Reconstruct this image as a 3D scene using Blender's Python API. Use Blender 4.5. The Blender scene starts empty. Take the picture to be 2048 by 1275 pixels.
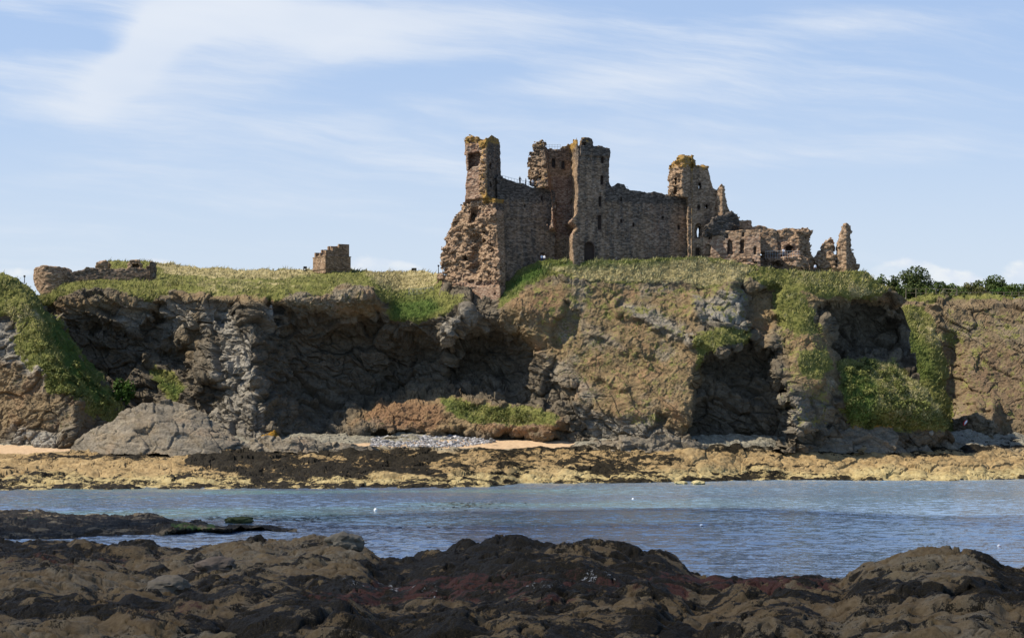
import bpy, bmesh, math, random
import numpy as np
random.seed(7)
RNG = np.random.default_rng(11)
SC = bpy.context.scene
COL = SC.collection

# ------------------------------------------------------------------ camera
F_PX, HOR, CAM_H = 4000.0, 854.0, 10.0          # focal length in photo pixels, horizon row, eye height
cam_d = bpy.data.cameras.new('camera'); cam = bpy.data.objects.new('camera', cam_d); COL.objects.link(cam)
cam_d.sensor_width = 36.0; cam_d.sensor_fit = 'HORIZONTAL'
cam_d.lens = 36.0 * F_PX / 2048.0
cam_d.shift_y = (HOR - 637.5) / 2048.0
cam_d.clip_start = 1.0; cam_d.clip_end = 20000.0
cam.location = (0, 0, CAM_H); cam.rotation_euler = (math.radians(90), 0, 0)
SC.camera = cam

# ------------------------------------------------------------------ light
SUN_DIR = np.array([-0.64, -0.11, 0.76]); SUN_DIR /= np.linalg.norm(SUN_DIR)
SUN_EL = math.asin(SUN_DIR[2]); SUN_AZ = math.atan2(SUN_DIR[0], SUN_DIR[1])   # azimuth from +Y towards +X
sun_d = bpy.data.lights.new('sun', 'SUN'); sun = bpy.data.objects.new('sun', sun_d); COL.objects.link(sun)
sun_d.energy = 4.8; sun_d.angle = math.radians(0.5); sun_d.color = (1.0, 0.93, 0.82)
from mathutils import Vector
sun.rotation_euler = Vector(-SUN_DIR).to_track_quat('-Z', 'Y').to_euler()
SC.view_settings.view_transform = 'Standard'; SC.view_settings.look = 'None'
SC.view_settings.exposure = 0.55; SC.view_settings.gamma = 1.0
SKY_STRENGTH = 0.10

# ------------------------------------------------------------------ node helper
class G:
    """small wrapper to write node trees as expressions"""
    def __init__(s, nt): s.nt = nt
    def new(s, typ, props=None, **ins):
        n = s.nt.nodes.new(typ)
        for k, v in (props or {}).items(): setattr(n, k, v)
        for k, v in ins.items():
            k = k.replace('_', ' ')
            s.put(n.inputs[int(k[1:])] if (k[0] == 'i' and k[1:].isdigit()) else n.inputs[k], v)
        return n
    def put(s, sock, v):
        if isinstance(v, bpy.types.NodeSocket): s.nt.links.new(v, sock)
        elif isinstance(v, bpy.types.Node): s.nt.links.new(v.outputs[0], sock)
        else:
            if sock.type == 'RGBA' and len(v) == 3: v = (*v, 1)
            sock.default_value = v
    def m(s, op, a, b=0.0, c=None, clamp=False):
        n = s.nt.nodes.new('ShaderNodeMath'); n.operation = op; n.use_clamp = clamp
        s.put(n.inputs[0], a); s.put(n.inputs[1], b)
        if c is not None: s.put(n.inputs[2], c)
        return n.outputs[0]
    def vm(s, op, a, b=(0, 0, 0)):
        n = s.nt.nodes.new('ShaderNodeVectorMath'); n.operation = op
        s.put(n.inputs[0], a); s.put(n.inputs[1], b)
        return n.outputs['Value'] if op in ('LENGTH', 'DOT_PRODUCT') else n.outputs[0]
    def mix(s, f, a, b, blend='MIX'):
        n = s.nt.nodes.new('ShaderNodeMix'); n.data_type = 'RGBA'; n.blend_type = blend; n.clamp_factor = True
        s.put(n.inputs[0], f); s.put(n.inputs[6], a); s.put(n.inputs[7], b)
        return n.outputs[2]
    def ramp(s, f, stops, interp='LINEAR'):
        n = s.nt.nodes.new('ShaderNodeValToRGB'); cr = n.color_ramp; cr.interpolation = interp
        while len(cr.elements) < len(stops): cr.elements.new(0.5)
        for e, (p, c) in zip(cr.elements, stops):
            e.position = p; e.color = (c, c, c, 1) if not hasattr(c, '__len__') else (*c, 1)
        s.put(n.inputs[0], f); return n.outputs[0]
    def noise(s, vec, scale, detail=5, rough=0.55, dist=0.0):
        return s.new('ShaderNodeTexNoise', None, Vector=vec, Scale=scale, Detail=detail, Roughness=rough, Distortion=dist).outputs[0]
    def ss(s, x, a, b):
        n = s.nt.nodes.new('ShaderNodeMapRange'); n.interpolation_type = 'SMOOTHSTEP'
        s.put(n.inputs[0], x); n.inputs[1].default_value = a; n.inputs[2].default_value = b
        return n.outputs[0]

# ------------------------------------------------------------------ sky: daylight sky with cirrus and low cumulus
world = bpy.data.worlds.new('World'); SC.world = world; world.use_nodes = True
def build_sky():
    nt = world.node_tree; nt.nodes.clear(); g = G(nt)
    out = nt.nodes.new('ShaderNodeOutputWorld'); bg = nt.nodes.new('ShaderNodeBackground')
    nt.links.new(bg.outputs[0], out.inputs[0])
    sk = nt.nodes.new('ShaderNodeTexSky'); sk.sky_type = 'NISHITA'; sk.sun_disc = False
    sk.sun_elevation = SUN_EL; sk.sun_rotation = SUN_AZ
    sk.air_density = 1.0; sk.dust_density = 0.6; sk.ozone_density = 2.0; sk.altitude = 10
    co = nt.nodes.new('ShaderNodeTexCoord').outputs['Generated']
    sp = g.new('ShaderNodeSeparateXYZ', None, Vector=co)
    y = g.m('MAXIMUM', sp.outputs[1], 0.15)
    u = g.m('DIVIDE', sp.outputs[0], y); v = g.m('DIVIDE', sp.outputs[2], y)
    uv = g.new('ShaderNodeCombineXYZ', None, X=u, Y=v, Z=0.0).outputs[0]
    def blob(px, py, rx, ry, rot, amp):
        c = ((px - 1024) / F_PX, (HOR - py) / F_PX, 0)
        d = g.vm('SUBTRACT', uv, c)
        r = g.new('ShaderNodeVectorRotate', {'rotation_type': 'Z_AXIS'}, Vector=d, Angle=math.radians(rot)).outputs[0]
        r = g.vm('MULTIPLY', r, (F_PX / rx, F_PX / ry, 0))
        l = g.vm('DOT_PRODUCT', r, r)
        return g.m('MULTIPLY', g.m('EXPONENT', g.m('MULTIPLY', l, -1.0)), amp)
    def total(bl):
        t = 0.0
        for b in bl: t = g.m('ADD', blob(*b), t)
        return t
    # high thin cloud, drawn out along a shallow slope
    wv = g.new('ShaderNodeVectorRotate', {'rotation_type': 'Z_AXIS'}, Vector=uv, Angle=math.radians(7)).outputs[0]
    warp = g.new('ShaderNodeTexNoise', None, Vector=g.vm('MULTIPLY', uv, (9, 22, 1)), Scale=1.0, Detail=3.0).outputs['Color']
    wv = g.vm('ADD', wv, g.vm('MULTIPLY', g.vm('SUBTRACT', warp, (.5, .5, .5)), (0.05, 0.02, 0)))
    n1 = g.noise(g.vm('MULTIPLY', wv, (6, 52, 1)), 1.0, 11, 0.66)
    n2 = g.noise(g.vm('MULTIPLY', wv, (3.5, 14, 1)), 1.0, 4, 0.5)
    cir = total([(300, 92, 150, 46, -42, .80), (420, 30, 160, 50, -14, .35), (520, 40, 330, 62, 3, .66), (850, 35, 330, 45, 4, .46),
                 (640, 120, 480, 55, -8, .32), (1150, 170, 560, 40, -7, .34), (1750, 40, 520, 36, -5, .34),
                 (40, 22, 190, 16, 12, .26), (110, 75, 150, 32, 0, -.45), (120, 200, 260, 60, 16, .42), (360, 190, 300, 90, 5, .34), (1500, 210, 700, 70, -4, .30),
                 (1750, 300, 500, 40, -3, .27), (600, 380, 900, 80, 0, .24), (60, 360, 160, 22, -6, .22)])
    f = g.m('ADD', cir, g.m('ADD', g.m('MULTIPLY', g.m('SUBTRACT', n1, .5), 1.45), g.m('MULTIPLY', g.m('SUBTRACT', n2, .5), 0.55)))
    mc = g.ss(f, 0.02, 0.80)
    # low heaped cloud near the skyline
    n3 = g.noise(g.vm('MULTIPLY', uv, (60, 90, 1)), 1.0, 8, 0.62)
    cum = total([(1815, 545, 55, 34, 0, .75), (1775, 560, 60, 26, 0, .55), (1905, 558, 60, 24, 0, .60), (1960, 575, 60, 18, 0, .5),
                 (2050, 548, 45, 32, 0, .72), (740, 530, 70, 24, 0, .6), (800, 540, 60, 14, 0, .5), (312, 524, 40, 14, 0, .55),
                 (20, 545, 70, 16, 0, .45), (560, 548, 60, 12, 0, .3)])
    mk = g.ss(g.m('ADD', cum, g.m('MULTIPLY', g.m('SUBTRACT', n3, .5), 0.55)), 0.26, 0.50)
    mk = g.m('MULTIPLY', mk, g.ss(g.noise(g.vm('MULTIPLY', uv, (25, 60, 1)), 1.0, 4), .25, .62))
    low = g.ss(v, 0.30, 0.0)
    base = g.mix(1.0, sk.outputs[0], (0.86, 0.97, 1.15), 'MULTIPLY')
    base = g.mix(g.m('MULTIPLY', g.m('ADD', .46, g.m('MULTIPLY', low, 0.40)), g.ss(v, .55, .24)), base, g.mix(g.ss(v, .20, .06), (3.55, 4.35, 5.75), (4.65, 5.15, 5.9)))
    ccol = g.mix(g.ss(n2, .35, .65), (4.9, 5.4, 6.2), (5.9, 6.15, 6.5))
    colr = g.mix(g.m('MULTIPLY', mc, 0.82), base, ccol)
    kcol = g.mix(g.ss(n3, .35, .6), (5.2, 5.6, 6.3), (6.3, 6.4, 6.4))
    colr = g.mix(g.m('MULTIPLY', mk, 0.80), colr, kcol)
    nt.links.new(colr, bg.inputs[0]); bg.inputs[1].default_value = SKY_STRENGTH
build_sky()

# ------------------------------------------------------------------ numpy noise
def _hash(ix, iy, iz, seed):
    h = (ix.astype(np.uint32) * np.uint32(374761393) + iy.astype(np.uint32) * np.uint32(668265263)
         + iz.astype(np.uint32) * np.uint32(2147483647 - 1013904222) + np.uint32((seed * 974634777 + 12345) & 0xffffffff))
    h = (h ^ (h >> np.uint32(13))) * np.uint32(1274126177)
    h = (h ^ (h >> np.uint32(16))) * np.uint32(2246822519)
    return h ^ (h >> np.uint32(15))
_GR = np.array([[1,1,0],[-1,1,0],[1,-1,0],[-1,-1,0],[1,0,1],[-1,0,1],[1,0,-1],[-1,0,-1],[0,1,1],[0,-1,1],[0,1,-1],[0,-1,-1],
                [1,1,0],[-1,1,0],[0,-1,1],[0,-1,-1]], np.float32)
def gnoise(x, y, z, seed=0):
    x = np.asarray(x, np.float32); y = np.asarray(y, np.float32); z = np.asarray(z, np.float32)
    x, y, z = np.broadcast_arrays(x, y, z)
    fx, fy, fz = np.floor(x), np.floor(y), np.floor(z)
    ix, iy, iz = fx.astype(np.int32), fy.astype(np.int32), fz.astype(np.int32)
    dx, dy, dz = x - fx, y - fy, z - fz
    q = lambda t: t * t * t * (t * (t * 6 - 15) + 10)
    wx, wy, wz = q(dx), q(dy), q(dz)
    r = np.zeros(x.shape, np.float32)
    for a in (0, 1):
        for b in (0, 1):
            for c in (0, 1):
                gv = _GR[_hash(ix + a, iy + b, iz + c, seed) & np.uint32(15)]
                d = gv[..., 0] * (dx - a) + gv[..., 1] * (dy - b) + gv[..., 2] * (dz - c)
                r += d * (wx if a else 1 - wx) * (wy if b else 1 - wy) * (wz if c else 1 - wz)
    return r
def fbm(x, y, z, scale, octv=4, seed=0, gain=0.5, ridged=False):
    s, a, t = 1.0 / scale, 1.0, 0.0
    r = 0
    for o in range(octv):
        n = gnoise(x * s + 17.3 * o, y * s - 9.1 * o, z * s + 4.7 * o, seed + o)
        if ridged: n = 1 - 2 * np.abs(n) * 1.4
        r = r + a * n; t += a; a *= gain; s *= 2.03
    return r / t
def voro(x, y, z, seed=0):
    x = np.asarray(x, np.float32); y = np.asarray(y, np.float32); z = np.asarray(z, np.float32)
    x, y, z = np.broadcast_arrays(x, y, z)
    fx, fy, fz = np.floor(x).astype(np.int32), np.floor(y).astype(np.int32), np.floor(z).astype(np.int32)
    f1 = np.full(x.shape, 9.0, np.float32); f2 = f1.copy(); cid = np.zeros(x.shape, np.float32)
    for a in (-1, 0, 1):
        for b in (-1, 0, 1):
            for c in (-1, 0, 1):
                h = _hash(fx + a, fy + b, fz + c, seed)
                px = fx + a + (h & np.uint32(1023)) / np.float32(1023)
                py = fy + b + ((h >> np.uint32(10)) & np.uint32(1023)) / np.float32(1023)
                pz = fz + c + ((h >> np.uint32(20)) & np.uint32(1023)) / np.float32(1023)
                d = (px - x) ** 2 + (py - y) ** 2 + (pz - z) ** 2
                nw = d < f1
                f2 = np.where(nw, f1, np.minimum(f2, d)); f1 = np.where(nw, d, f1)
                cid = np.where(nw, ((h * np.uint32(2654435761)) >> np.uint32(8)) / np.float32(1 << 24), cid)
    return np.sqrt(f1), np.sqrt(f2), cid
def sstep(x, a, b):
    t = np.clip((x - a) / (b - a), 0, 1); return t * t * (3 - 2 * t)
def sdpoly(x, y, pts):
    """signed distance to a polygon, negative inside"""
    d = np.full(np.shape(x), 1e18); s = np.ones(np.shape(x)); n = len(pts)
    for i in range(n):
        ax, ay = pts[i]; bx, by = pts[i - 1]
        ex, ey = bx - ax, by - ay; wx, wy = x - ax, y - ay
        t = np.clip((wx * ex + wy * ey) / max(ex * ex + ey * ey, 1e-9), 0, 1)
        d = np.minimum(d, (wx - ex * t) ** 2 + (wy - ey * t) ** 2)
        c1 = y >= ay; c2 = y < by; c3 = ex * wy > ey * wx
        s = np.where((c1 & c2 & c3) | (~c1 & ~c2 & ~c3), -s, s)
    return np.sqrt(d) * s
def curve(pts):
    xs = [p[0] for p in pts]; ys = [p[1] for p in pts]
    return lambda x: np.interp(x, xs, ys)
def W(px, py, Y):
    """world point that stands at distance Y behind photo pixel (px, py)"""
    return (px - 1024.0) * Y / F_PX, Y, CAM_H - (py - HOR) * Y / F_PX

# ------------------------------------------------------------------ object helpers
def mesh_from(name, V, Fq, mat=None, smooth=False, attrs=None):
    V = np.asarray(V, np.float32); Fq = np.asarray(Fq, np.int32)
    me = bpy.data.meshes.new(name); k = Fq.shape[1]
    me.vertices.add(len(V)); me.vertices.foreach_set('co', V.ravel())
    me.loops.add(Fq.size); me.loops.foreach_set('vertex_index', Fq.ravel())
    me.polygons.add(len(Fq)); me.polygons.foreach_set('loop_start', np.arange(0, Fq.size, k, dtype=np.int32))
    me.polygons.foreach_set('use_smooth', np.full(len(Fq), smooth))
    for an, av in (attrs or {}).items():
        at = me.attributes.new(an, 'FLOAT_COLOR', 'POINT')
        at.data.foreach_set('color', np.clip(np.asarray(av, np.float32), 0, 1).ravel())
    if mat: me.materials.append(mat)
    me.update(calc_edges=True); me.validate()
    return me
def link(name, me, parent=None, loc=(0, 0, 0)):
    o = bpy.data.objects.new(name, me); COL.objects.link(o); o.location = loc
    if parent is not None: o.parent = parent
    return o
def put(name, V, Fq, mat, parent=None, smooth=False, attrs=None):
    """world-space vertices -> object; a top-level one gets its origin at its base"""
    V = np.asarray(V, np.float64)
    if parent is None:
        base = np.array([V[:, 0].mean(), V[:, 1].mean(), V[:, 2].min()]) if name != 'sea' else np.zeros(3)
        return link(name, mesh_from(name, V - base, Fq, mat, smooth, attrs), None, base)
    b = np.zeros(3); p = parent
    while p is not None: b += np.array(p.location); p = p.parent
    return link(name, mesh_from(name, V - b, Fq, mat, smooth, attrs), parent)
def thing(name, loc, label, cat, group=None):
    o = bpy.data.objects.new(name, None); COL.objects.link(o); o.location = loc; o.empty_display_size = 0.5
    return tag(o, label, cat, group)
def tag(o, label=None, cat=None, group=None, kind=None):
    if label: o['label'] = label
    if cat: o['category'] = cat
    if group: o['group'] = group
    if kind: o['kind'] = kind
    return o
class MB:
    """collects simple solids (quads) into one mesh"""
    def __init__(s): s.v = []; s.f = []
    def hexa(s, c8):
        n = len(s.v); s.v += [tuple(c) for c in c8]
        for q in ((0,3,2,1),(4,5,6,7),(0,1,5,4),(1,2,6,5),(2,3,7,6),(3,0,4,7)): s.f.append([n + i for i in q])
    def box(s, x0, x1, y0, y1, z0, z1):
        s.hexa([(x0,y0,z0),(x1,y0,z0),(x1,y1,z0),(x0,y1,z0),(x0,y0,z1),(x1,y0,z1),(x1,y1,z1),(x0,y1,z1)])
    def bar(s, a, b, r, r2=None, n=5):
        a, b = Vector(a), Vector(b); d = (b - a).normalized()
        u = d.cross(Vector((0.3, 0.9, 0.1))).normalized(); w = d.cross(u); k = len(s.v); r2 = r if r2 is None else r2
        for c, rr in ((a, r), (b, r2)):
            for i in range(n):
                t = 2 * math.pi * i / n; s.v.append(tuple(c + u * math.cos(t) * rr + w * math.sin(t) * rr))
        for i in range(n):
            j = (i + 1) % n; s.f.append([k + i, k + j, k + n + j, k + n + i])
        ca = len(s.v); s.v += [tuple(a), tuple(b)]
        for i in range(n):
            j = (i + 1) % n; s.f.append([ca, k + j, k + i, k + i]); s.f.append([ca + 1, k + n + i, k + n + j, k + n + j])
    def build(s, name, mat, parent=None, smooth=False):
        V = np.array(s.v, float)
        me = bpy.data.meshes.new(name)
        if parent is None: b = np.array([V[:, 0].mean(), V[:, 1].mean(), V[:, 2].min()])
        else:
            b = np.zeros(3); p = parent
            while p is not None: b += np.array(p.location); p = p.parent
        fs = [list(dict.fromkeys(q)) for q in s.f]
        me.from_pydata([tuple(v) for v in V - b], [], fs); me.materials.append(mat)
        if smooth: me.polygons.foreach_set('use_smooth', [True] * len(fs))
        me.update()
        return link(name, me, parent, b if parent is None else (0, 0, 0))
def grid_faces(nr, nc, flip=False):
    i = np.arange(nr * nc).reshape(nr, nc)
    q = np.stack([i[:-1, :-1], i[:-1, 1:], i[1:, 1:], i[1:, :-1]], -1).reshape(-1, 4)
    return q[:, ::-1] if flip else q
def surface_nets(Fv, org, h):
    S = Fv < 0
    cs = [S[a:S.shape[0]-1+a, b:S.shape[1]-1+b, c:S.shape[2]-1+c] for a in (0,1) for b in (0,1) for c in (0,1)]
    cnt = sum(c.astype(np.int8) for c in cs); act = (cnt > 0) & (cnt < 8)
    idx = np.full(act.shape, -1, np.int64); I = np.argwhere(act); idx[act] = np.arange(len(I))
    acc = np.zeros((len(I), 3)); num = np.zeros(len(I))
    corners = [(a, b, c) for a in (0,1) for b in (0,1) for c in (0,1)]
    val = {c: Fv[I[:,0]+c[0], I[:,1]+c[1], I[:,2]+c[2]] for c in corners}
    for c in corners:
        for ax in range(3):
            if c[ax] == 0:
                d = list(c); d[ax] = 1; d = tuple(d); f0, f1 = val[c], val[d]
                x = (f0 < 0) != (f1 < 0); t = np.where(x, f0 / np.where(x, f0 - f1, 1), 0)
                p = np.zeros((len(I), 3)); p += c; p[:, ax] = t
                acc += p * x[:, None]; num += x
    V = (I + acc / num[:, None]) * h + np.array(org)
    Fs = []
    for ax in range(3):
        b, c = (ax + 1) % 3, (ax + 2) % 3
        sl0 = [slice(None)] * 3; sl1 = [slice(None)] * 3
        sl0[ax] = slice(0, -1); sl1[ax] = slice(1, None)
        A, B = S[tuple(sl0)], S[tuple(sl1)]
        E = np.argwhere(A != B)
        E = E[(E[:, b] > 0) & (E[:, c] > 0) & (E[:, b] < S.shape[b]-1) & (E[:, c] < S.shape[c]-1)]
        ins = A[E[:,0], E[:,1], E[:,2]]
        def at(db, dc):
            e = E.copy(); e[:, b] += db; e[:, c] += dc; return idx[e[:,0], e[:,1], e[:,2]]
        q = np.stack([at(-1,-1), at(0,-1), at(0,0), at(-1,0)], -1)
        q[~ins] = q[~ins][:, ::-1]; Fs.append(q)
    return V, np.concatenate(Fs)

# ------------------------------------------------------------------ materials
def mat_new(name, rough=0.95, spec=0.15):
    m = bpy.data.materials.new(name); m.use_nodes = True; nt = m.node_tree; g = G(nt)
    b = nt.nodes['Principled BSDF']; b.inputs['Roughness'].default_value = rough
    b.inputs['Specular IOR Level'].default_value = spec
    return m, g, b
def plain(name, col, rough=0.8, var=0.25, scale=6.0, spec=0.2):
    m, g, b = mat_new(name, rough, spec)
    p = g.new('ShaderNodeNewGeometry').outputs['Position']
    n = g.noise(p, scale, 4)
    c = g.mix(n, tuple(x * (1 - var) for x in col), tuple(min(1, x * (1 + var)) for x in col))
    g.put(b.inputs['Base Color'], c); return m
def attr(g, name):
    n = g.new('ShaderNodeAttribute', {'attribute_name': name})
    s = g.new('ShaderNodeSeparateColor', None, Color=n.outputs['Color'])
    return s.outputs[0], s.outputs[1], s.outputs[2], n.outputs['Alpha']
def bump(g, b, h, strength, dist):
    n = g.new('ShaderNodeBump', None, Height=h, Strength=strength, Distance=dist)
    g.put(b.inputs['Normal'], n.outputs[0])

def m_land():
    """cliff, soil and grass. A: grass, soil, straw, pale rock   B: yellow lichen, dark weed, lush green, red earth"""
    m, g, b = mat_new('cliff and grass', 0.95, 0.1)
    p = g.new('ShaderNodeNewGeometry').outputs['Position']
    gr, soil, straw, pale = attr(g, 'A'); lich, weed, lush, red = attr(g, 'B')
    n_big = g.noise(p, 0.12, 5); n_mid = g.noise(p, 0.55, 6, .62); n_fin = g.noise(p, 2.6, 6, .65)
    strat = g.noise(g.vm('MULTIPLY', p, (0.25, 0.25, 1.6)), 1.0, 5, .6)
    rock = g.ramp(g.m('ADD', g.m('MULTIPLY', n_mid, .40), g.m('ADD', g.m('MULTIPLY', n_fin, .3), g.m('MULTIPLY', strat, .3))),
                  [(.28, (0.046, 0.036, 0.026)), (.44, (0.102, 0.082, 0.055)), (.58, (0.165, 0.134, 0.092)), (.74, (0.256, 0.221, 0.164))])
    palec = g.ramp(g.m('ADD', g.m('MULTIPLY', n_fin, .5), g.m('MULTIPLY', strat, .5)),
                   [(.32, (0.111, 0.098, 0.075)), (.5, (0.261, 0.232, 0.182)), (.68, (0.444, 0.400, 0.318))])
    rock = g.mix(pale, rock, palec)
    soilc = g.ramp(g.m('ADD', g.m('MULTIPLY', n_fin, .55), g.m('MULTIPLY', n_mid, .45)),
                   [(.30, (0.090, 0.060, 0.030)), (.45, (0.186, 0.129, 0.065)), (.60, (0.282, 0.199, 0.105)), (.75, (0.401, 0.299, 0.166))])
    soilc = g.mix(g.m('MULTIPLY', g.ss(n_big, .52, .66), .7), soilc, g.ramp(n_fin, [(.3, (0.118, 0.091, 0.059)), (.5, (0.226, 0.195, 0.139)), (.7, (0.372, 0.324, 0.240))]))
    soilc = g.mix(g.m('MULTIPLY', g.ss(g.noise(p, .21, 5), .52, .66), .6), soilc, (0.300, 0.180, 0.093))
    soilc = g.mix(g.m('MULTIPLY', red, .7), soilc, g.ramp(n_fin, [(.3, (.10, .052, .028)), (.6, (.25, .135, .070))]))
    # creeping scrub that dots the bare slopes
    dots = g.m('MULTIPLY', g.ss(g.noise(p, 1.1, 5, .7), .54, .64), g.ss(n_big, .40, .60))
    soilc = g.mix(g.m('MULTIPLY', dots, .85), soilc, (.075, .072, .022))
    c = g.mix(soil, rock, soilc)
    gn = g.m('ADD', g.m('MULTIPLY', n_fin, .5), g.m('MULTIPLY', n_mid, .5))
    green = g.ramp(gn, [(.28, (.040, .048, .012)), (.44, (.115, .120, .030)), (.58, (.195, .182, .055)), (.74, (.28, .24, .10))])
    strawc = g.ramp(gn, [(.30, (.140, .115, .045)), (.48, (.290, .235, .105)), (.66, (.43, .36, .20))])
    lushc = g.ramp(gn, [(.32, (.018, .036, .008)), (.55, (.062, .100, .020)), (.72, (.135, .165, .042))])
    grc = g.mix(g.ss(g.m('ADD', straw, g.m('MULTIPLY', g.m('SUBTRACT', n_mid, .5), 1.4)), .30, .75), green, strawc)
    grc = g.mix(lush, grc, lushc)
    ge = g.ss(g.m('ADD', gr, g.m('MULTIPLY', g.m('SUBTRACT', g.m('ADD', g.m('MULTIPLY', n_mid, .6), g.m('MULTIPLY', n_fin, .4)), .5), 2.3)), .40, .58)
    c = g.mix(ge, c, grc)
    le = g.ss(g.m('ADD', lich, g.m('MULTIPLY', g.m('SUBTRACT', n_fin, .5), 1.2)), .50, .68)
    c = g.mix(le, c, (.36, .19, .030))
    we = g.ss(g.m('ADD', weed, g.m('MULTIPLY', g.m('SUBTRACT', g.m('ADD', g.m('MULTIPLY', n_mid, .5), g.m('MULTIPLY', n_fin, .5)), .5), 2.0)), .42, .56)
    c = g.mix(we, c, g.ramp(n_fin, [(.35, (.016, .012, .007)), (.6, (.050, .034, .014)), (.72, (.14, .085, .020))]))
    g.put(b.inputs['Base Color'], c)
    h = g.m('ADD', g.m('MULTIPLY', n_fin, .6), g.m('MULTIPLY', g.noise(p, 7.0, 5, .7), .4))
    bump(g, b, h, 0.9, 0.42)
    return m
M_LAND = m_land()

def m_shore(name, near):
    """wave-worn sandstone. A: weed, red weed, yellow barnacle tint, grey rock   B: green weed, white barnacles, sand, -"""
    m, g, b = mat_new(name, 0.9, 0.25)
    p = g.new('ShaderNodeNewGeometry').outputs['Position']
    weed, red, yel, grey = attr(g, 'A'); green, white, sand, _ = attr(g, 'B')
    k = 3.2 if near else 1.0
    n1 = g.noise(p, 0.35 * k, 5, .6); n2 = g.noise(p, 1.3 * k, 6, .65); n3 = g.noise(p, 5.0 * k, 5, .65)
    tan = g.ramp(g.m('ADD', g.m('MULTIPLY', n1, .5), g.m('MULTIPLY', n2, .5)),
                 [(.30, (.170, .120, .065)), (.47, (.300, .235, .150)), (.60, (.400, .325, .220)), (.75, (.470, .400, .300))])
    if near: tan = g.mix(1.0, tan, (.44, .385, .30), 'MULTIPLY')
    else: tan = g.mix(1.0, tan, (.90, .78, .55), 'MULTIPLY')
    c = g.mix(yel, tan, g.ramp(n2, [(.3, (.26, .185, .070)), (.6, (.46, .375, .18))]))
    c = g.mix(grey, c, g.ramp(n2, [(.3, (.105, .092, .066)), (.5, (.215, .192, .138)), (.7, (.33, .30, .225))]))
    def edge(a, s=1.8):
        return g.ss(g.m('ADD', a, g.m('MULTIPLY', g.m('SUBTRACT', g.m('ADD', g.m('MULTIPLY', n2, .45), g.m('ADD', g.m('MULTIPLY', n3, .3), g.m('MULTIPLY', n1, .25))), .5), s)), .44, .54)
    c = g.mix(g.m('MULTIPLY', edge(red), .88), c, g.ramp(n3, [(.3, (.030, .010, .009)), (.6, (.072, .027, .024)), (.75, (.13, .070, .064))]))
    we = edge(weed, 3.0)
    c = g.mix(we, c, g.ramp(n3, [(.38, (.007, .006, .004)), (.56, (.020, .015, .007)), (.66, (.050, .034, .012)), (.78, (.13, .085, .026))]))
    c = g.mix(edge(green), c, g.ramp(n3, [(.3, (.020, .050, .008)), (.65, (.090, .150, .022))]))
    c = g.mix(g.m('MULTIPLY', edge(white, 2.2), .9), c, (.42, .41, .38))
    c = g.mix(g.ss(sand, .4, .6), c, g.ramp(n2, [(.3, (.40, .27, .155)), (.7, (.56, .395, .235))]))
    g.put(b.inputs['Base Color'], c)
    g.put(b.inputs['Roughness'], g.mix(we, (.92, .92, .92), (.70, .70, .70))); b.inputs['Specular IOR Level'].default_value = .12
    bump(g, b, g.m('ADD', g.m('MULTIPLY', n2, .5), g.m('MULTIPLY', n3, .5)), 0.9, 0.30 if not near else 0.22)
    return m
M_SHORE = m_shore('far shore rock', False); M_NEAR = m_shore('near shore rock', True)

def m_stone():
    """castle masonry. A: orange lichen, red stone, dark weathering with painted-in shade, rubble"""
    m, g, b = mat_new('red sandstone masonry', 0.95, 0.1)
    p = g.new('ShaderNodeNewGeometry').outputs['Position']
    lich, red, stain_shade, rub = attr(g, 'A')
    q = g.vm('MULTIPLY', p, (2.3, 2.3, 4.4))
    vo = g.new('ShaderNodeTexVoronoi', {'feature': 'F1'}, Vector=q, Scale=1.0)
    cell = g.new('ShaderNodeSeparateColor', None, Color=vo.outputs['Color']).outputs[0]
    n1 = g.noise(p, 0.25, 5); n2 = g.noise(p, 1.6, 6, .65)
    t = g.m('ADD', g.m('MULTIPLY', cell, .42), g.m('ADD', g.m('MULTIPLY', n2, .34), g.m('MULTIPLY', n1, .24)))
    buff = g.ramp(t, [(.22, (0.105, 0.069, 0.040)), (.42, (0.206, 0.135, 0.080)), (.58, (0.301, 0.203, 0.123)), (.80, (0.432, 0.311, 0.202))])
    redc = g.ramp(t, [(.22, (0.104, 0.060, 0.040)), (.45, (0.223, 0.136, 0.089)), (.62, (0.312, 0.213, 0.142)), (.82, (0.397, 0.316, 0.228))])
    c = g.mix(g.ss(g.m('ADD', red, g.m('MULTIPLY', g.m('SUBTRACT', n1, .5), 1.2)), .25, .8), buff, redc)
    streak = g.m('ADD', g.m('MULTIPLY', g.noise(g.vm('MULTIPLY', p, (.9, .9, .09)), 1.0, 4, .55), .45), g.m('MULTIPLY', n2, .55))
    c = g.mix(g.ss(g.m('ADD', stain_shade, g.m('MULTIPLY', g.m('SUBTRACT', streak, .5), 1.8)), .35, .85), c, g.ramp(t, [(.25, (.038, .031, .024)), (.45, (.070, .057, .044)), (.60, (.110, .088, .068)), (.78, (.19, .155, .12))]))  # dark tint carries weathering, plus shade painted on walls facing off the sun
    le = g.ss(g.m('ADD', lich, g.m('MULTIPLY', g.m('SUBTRACT', n2, .5), 1.3)), .42, .66)
    c = g.mix(g.m('MULTIPLY', le, .85), c, g.ramp(n2, [(.3, (.16, .10, .030)), (.6, (.36, .21, .050))]))
    g.put(b.inputs['Base Color'], c)
    ed = g.m('MINIMUM', vo.outputs['Distance'], .6)
    bump(g, b, g.m('ADD', g.m('MULTIPLY', g.m('SUBTRACT', 1.0, ed), .5), g.m('ADD', g.m('MULTIPLY', n2, .7), g.m('MULTIPLY', cell, .5))), 0.6, 0.10)
    return m
M_STONE = m_stone()
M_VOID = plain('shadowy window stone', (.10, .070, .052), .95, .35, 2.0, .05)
M_WOOD = plain('weathered timber', (.20, .165, .12), .85)
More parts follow.
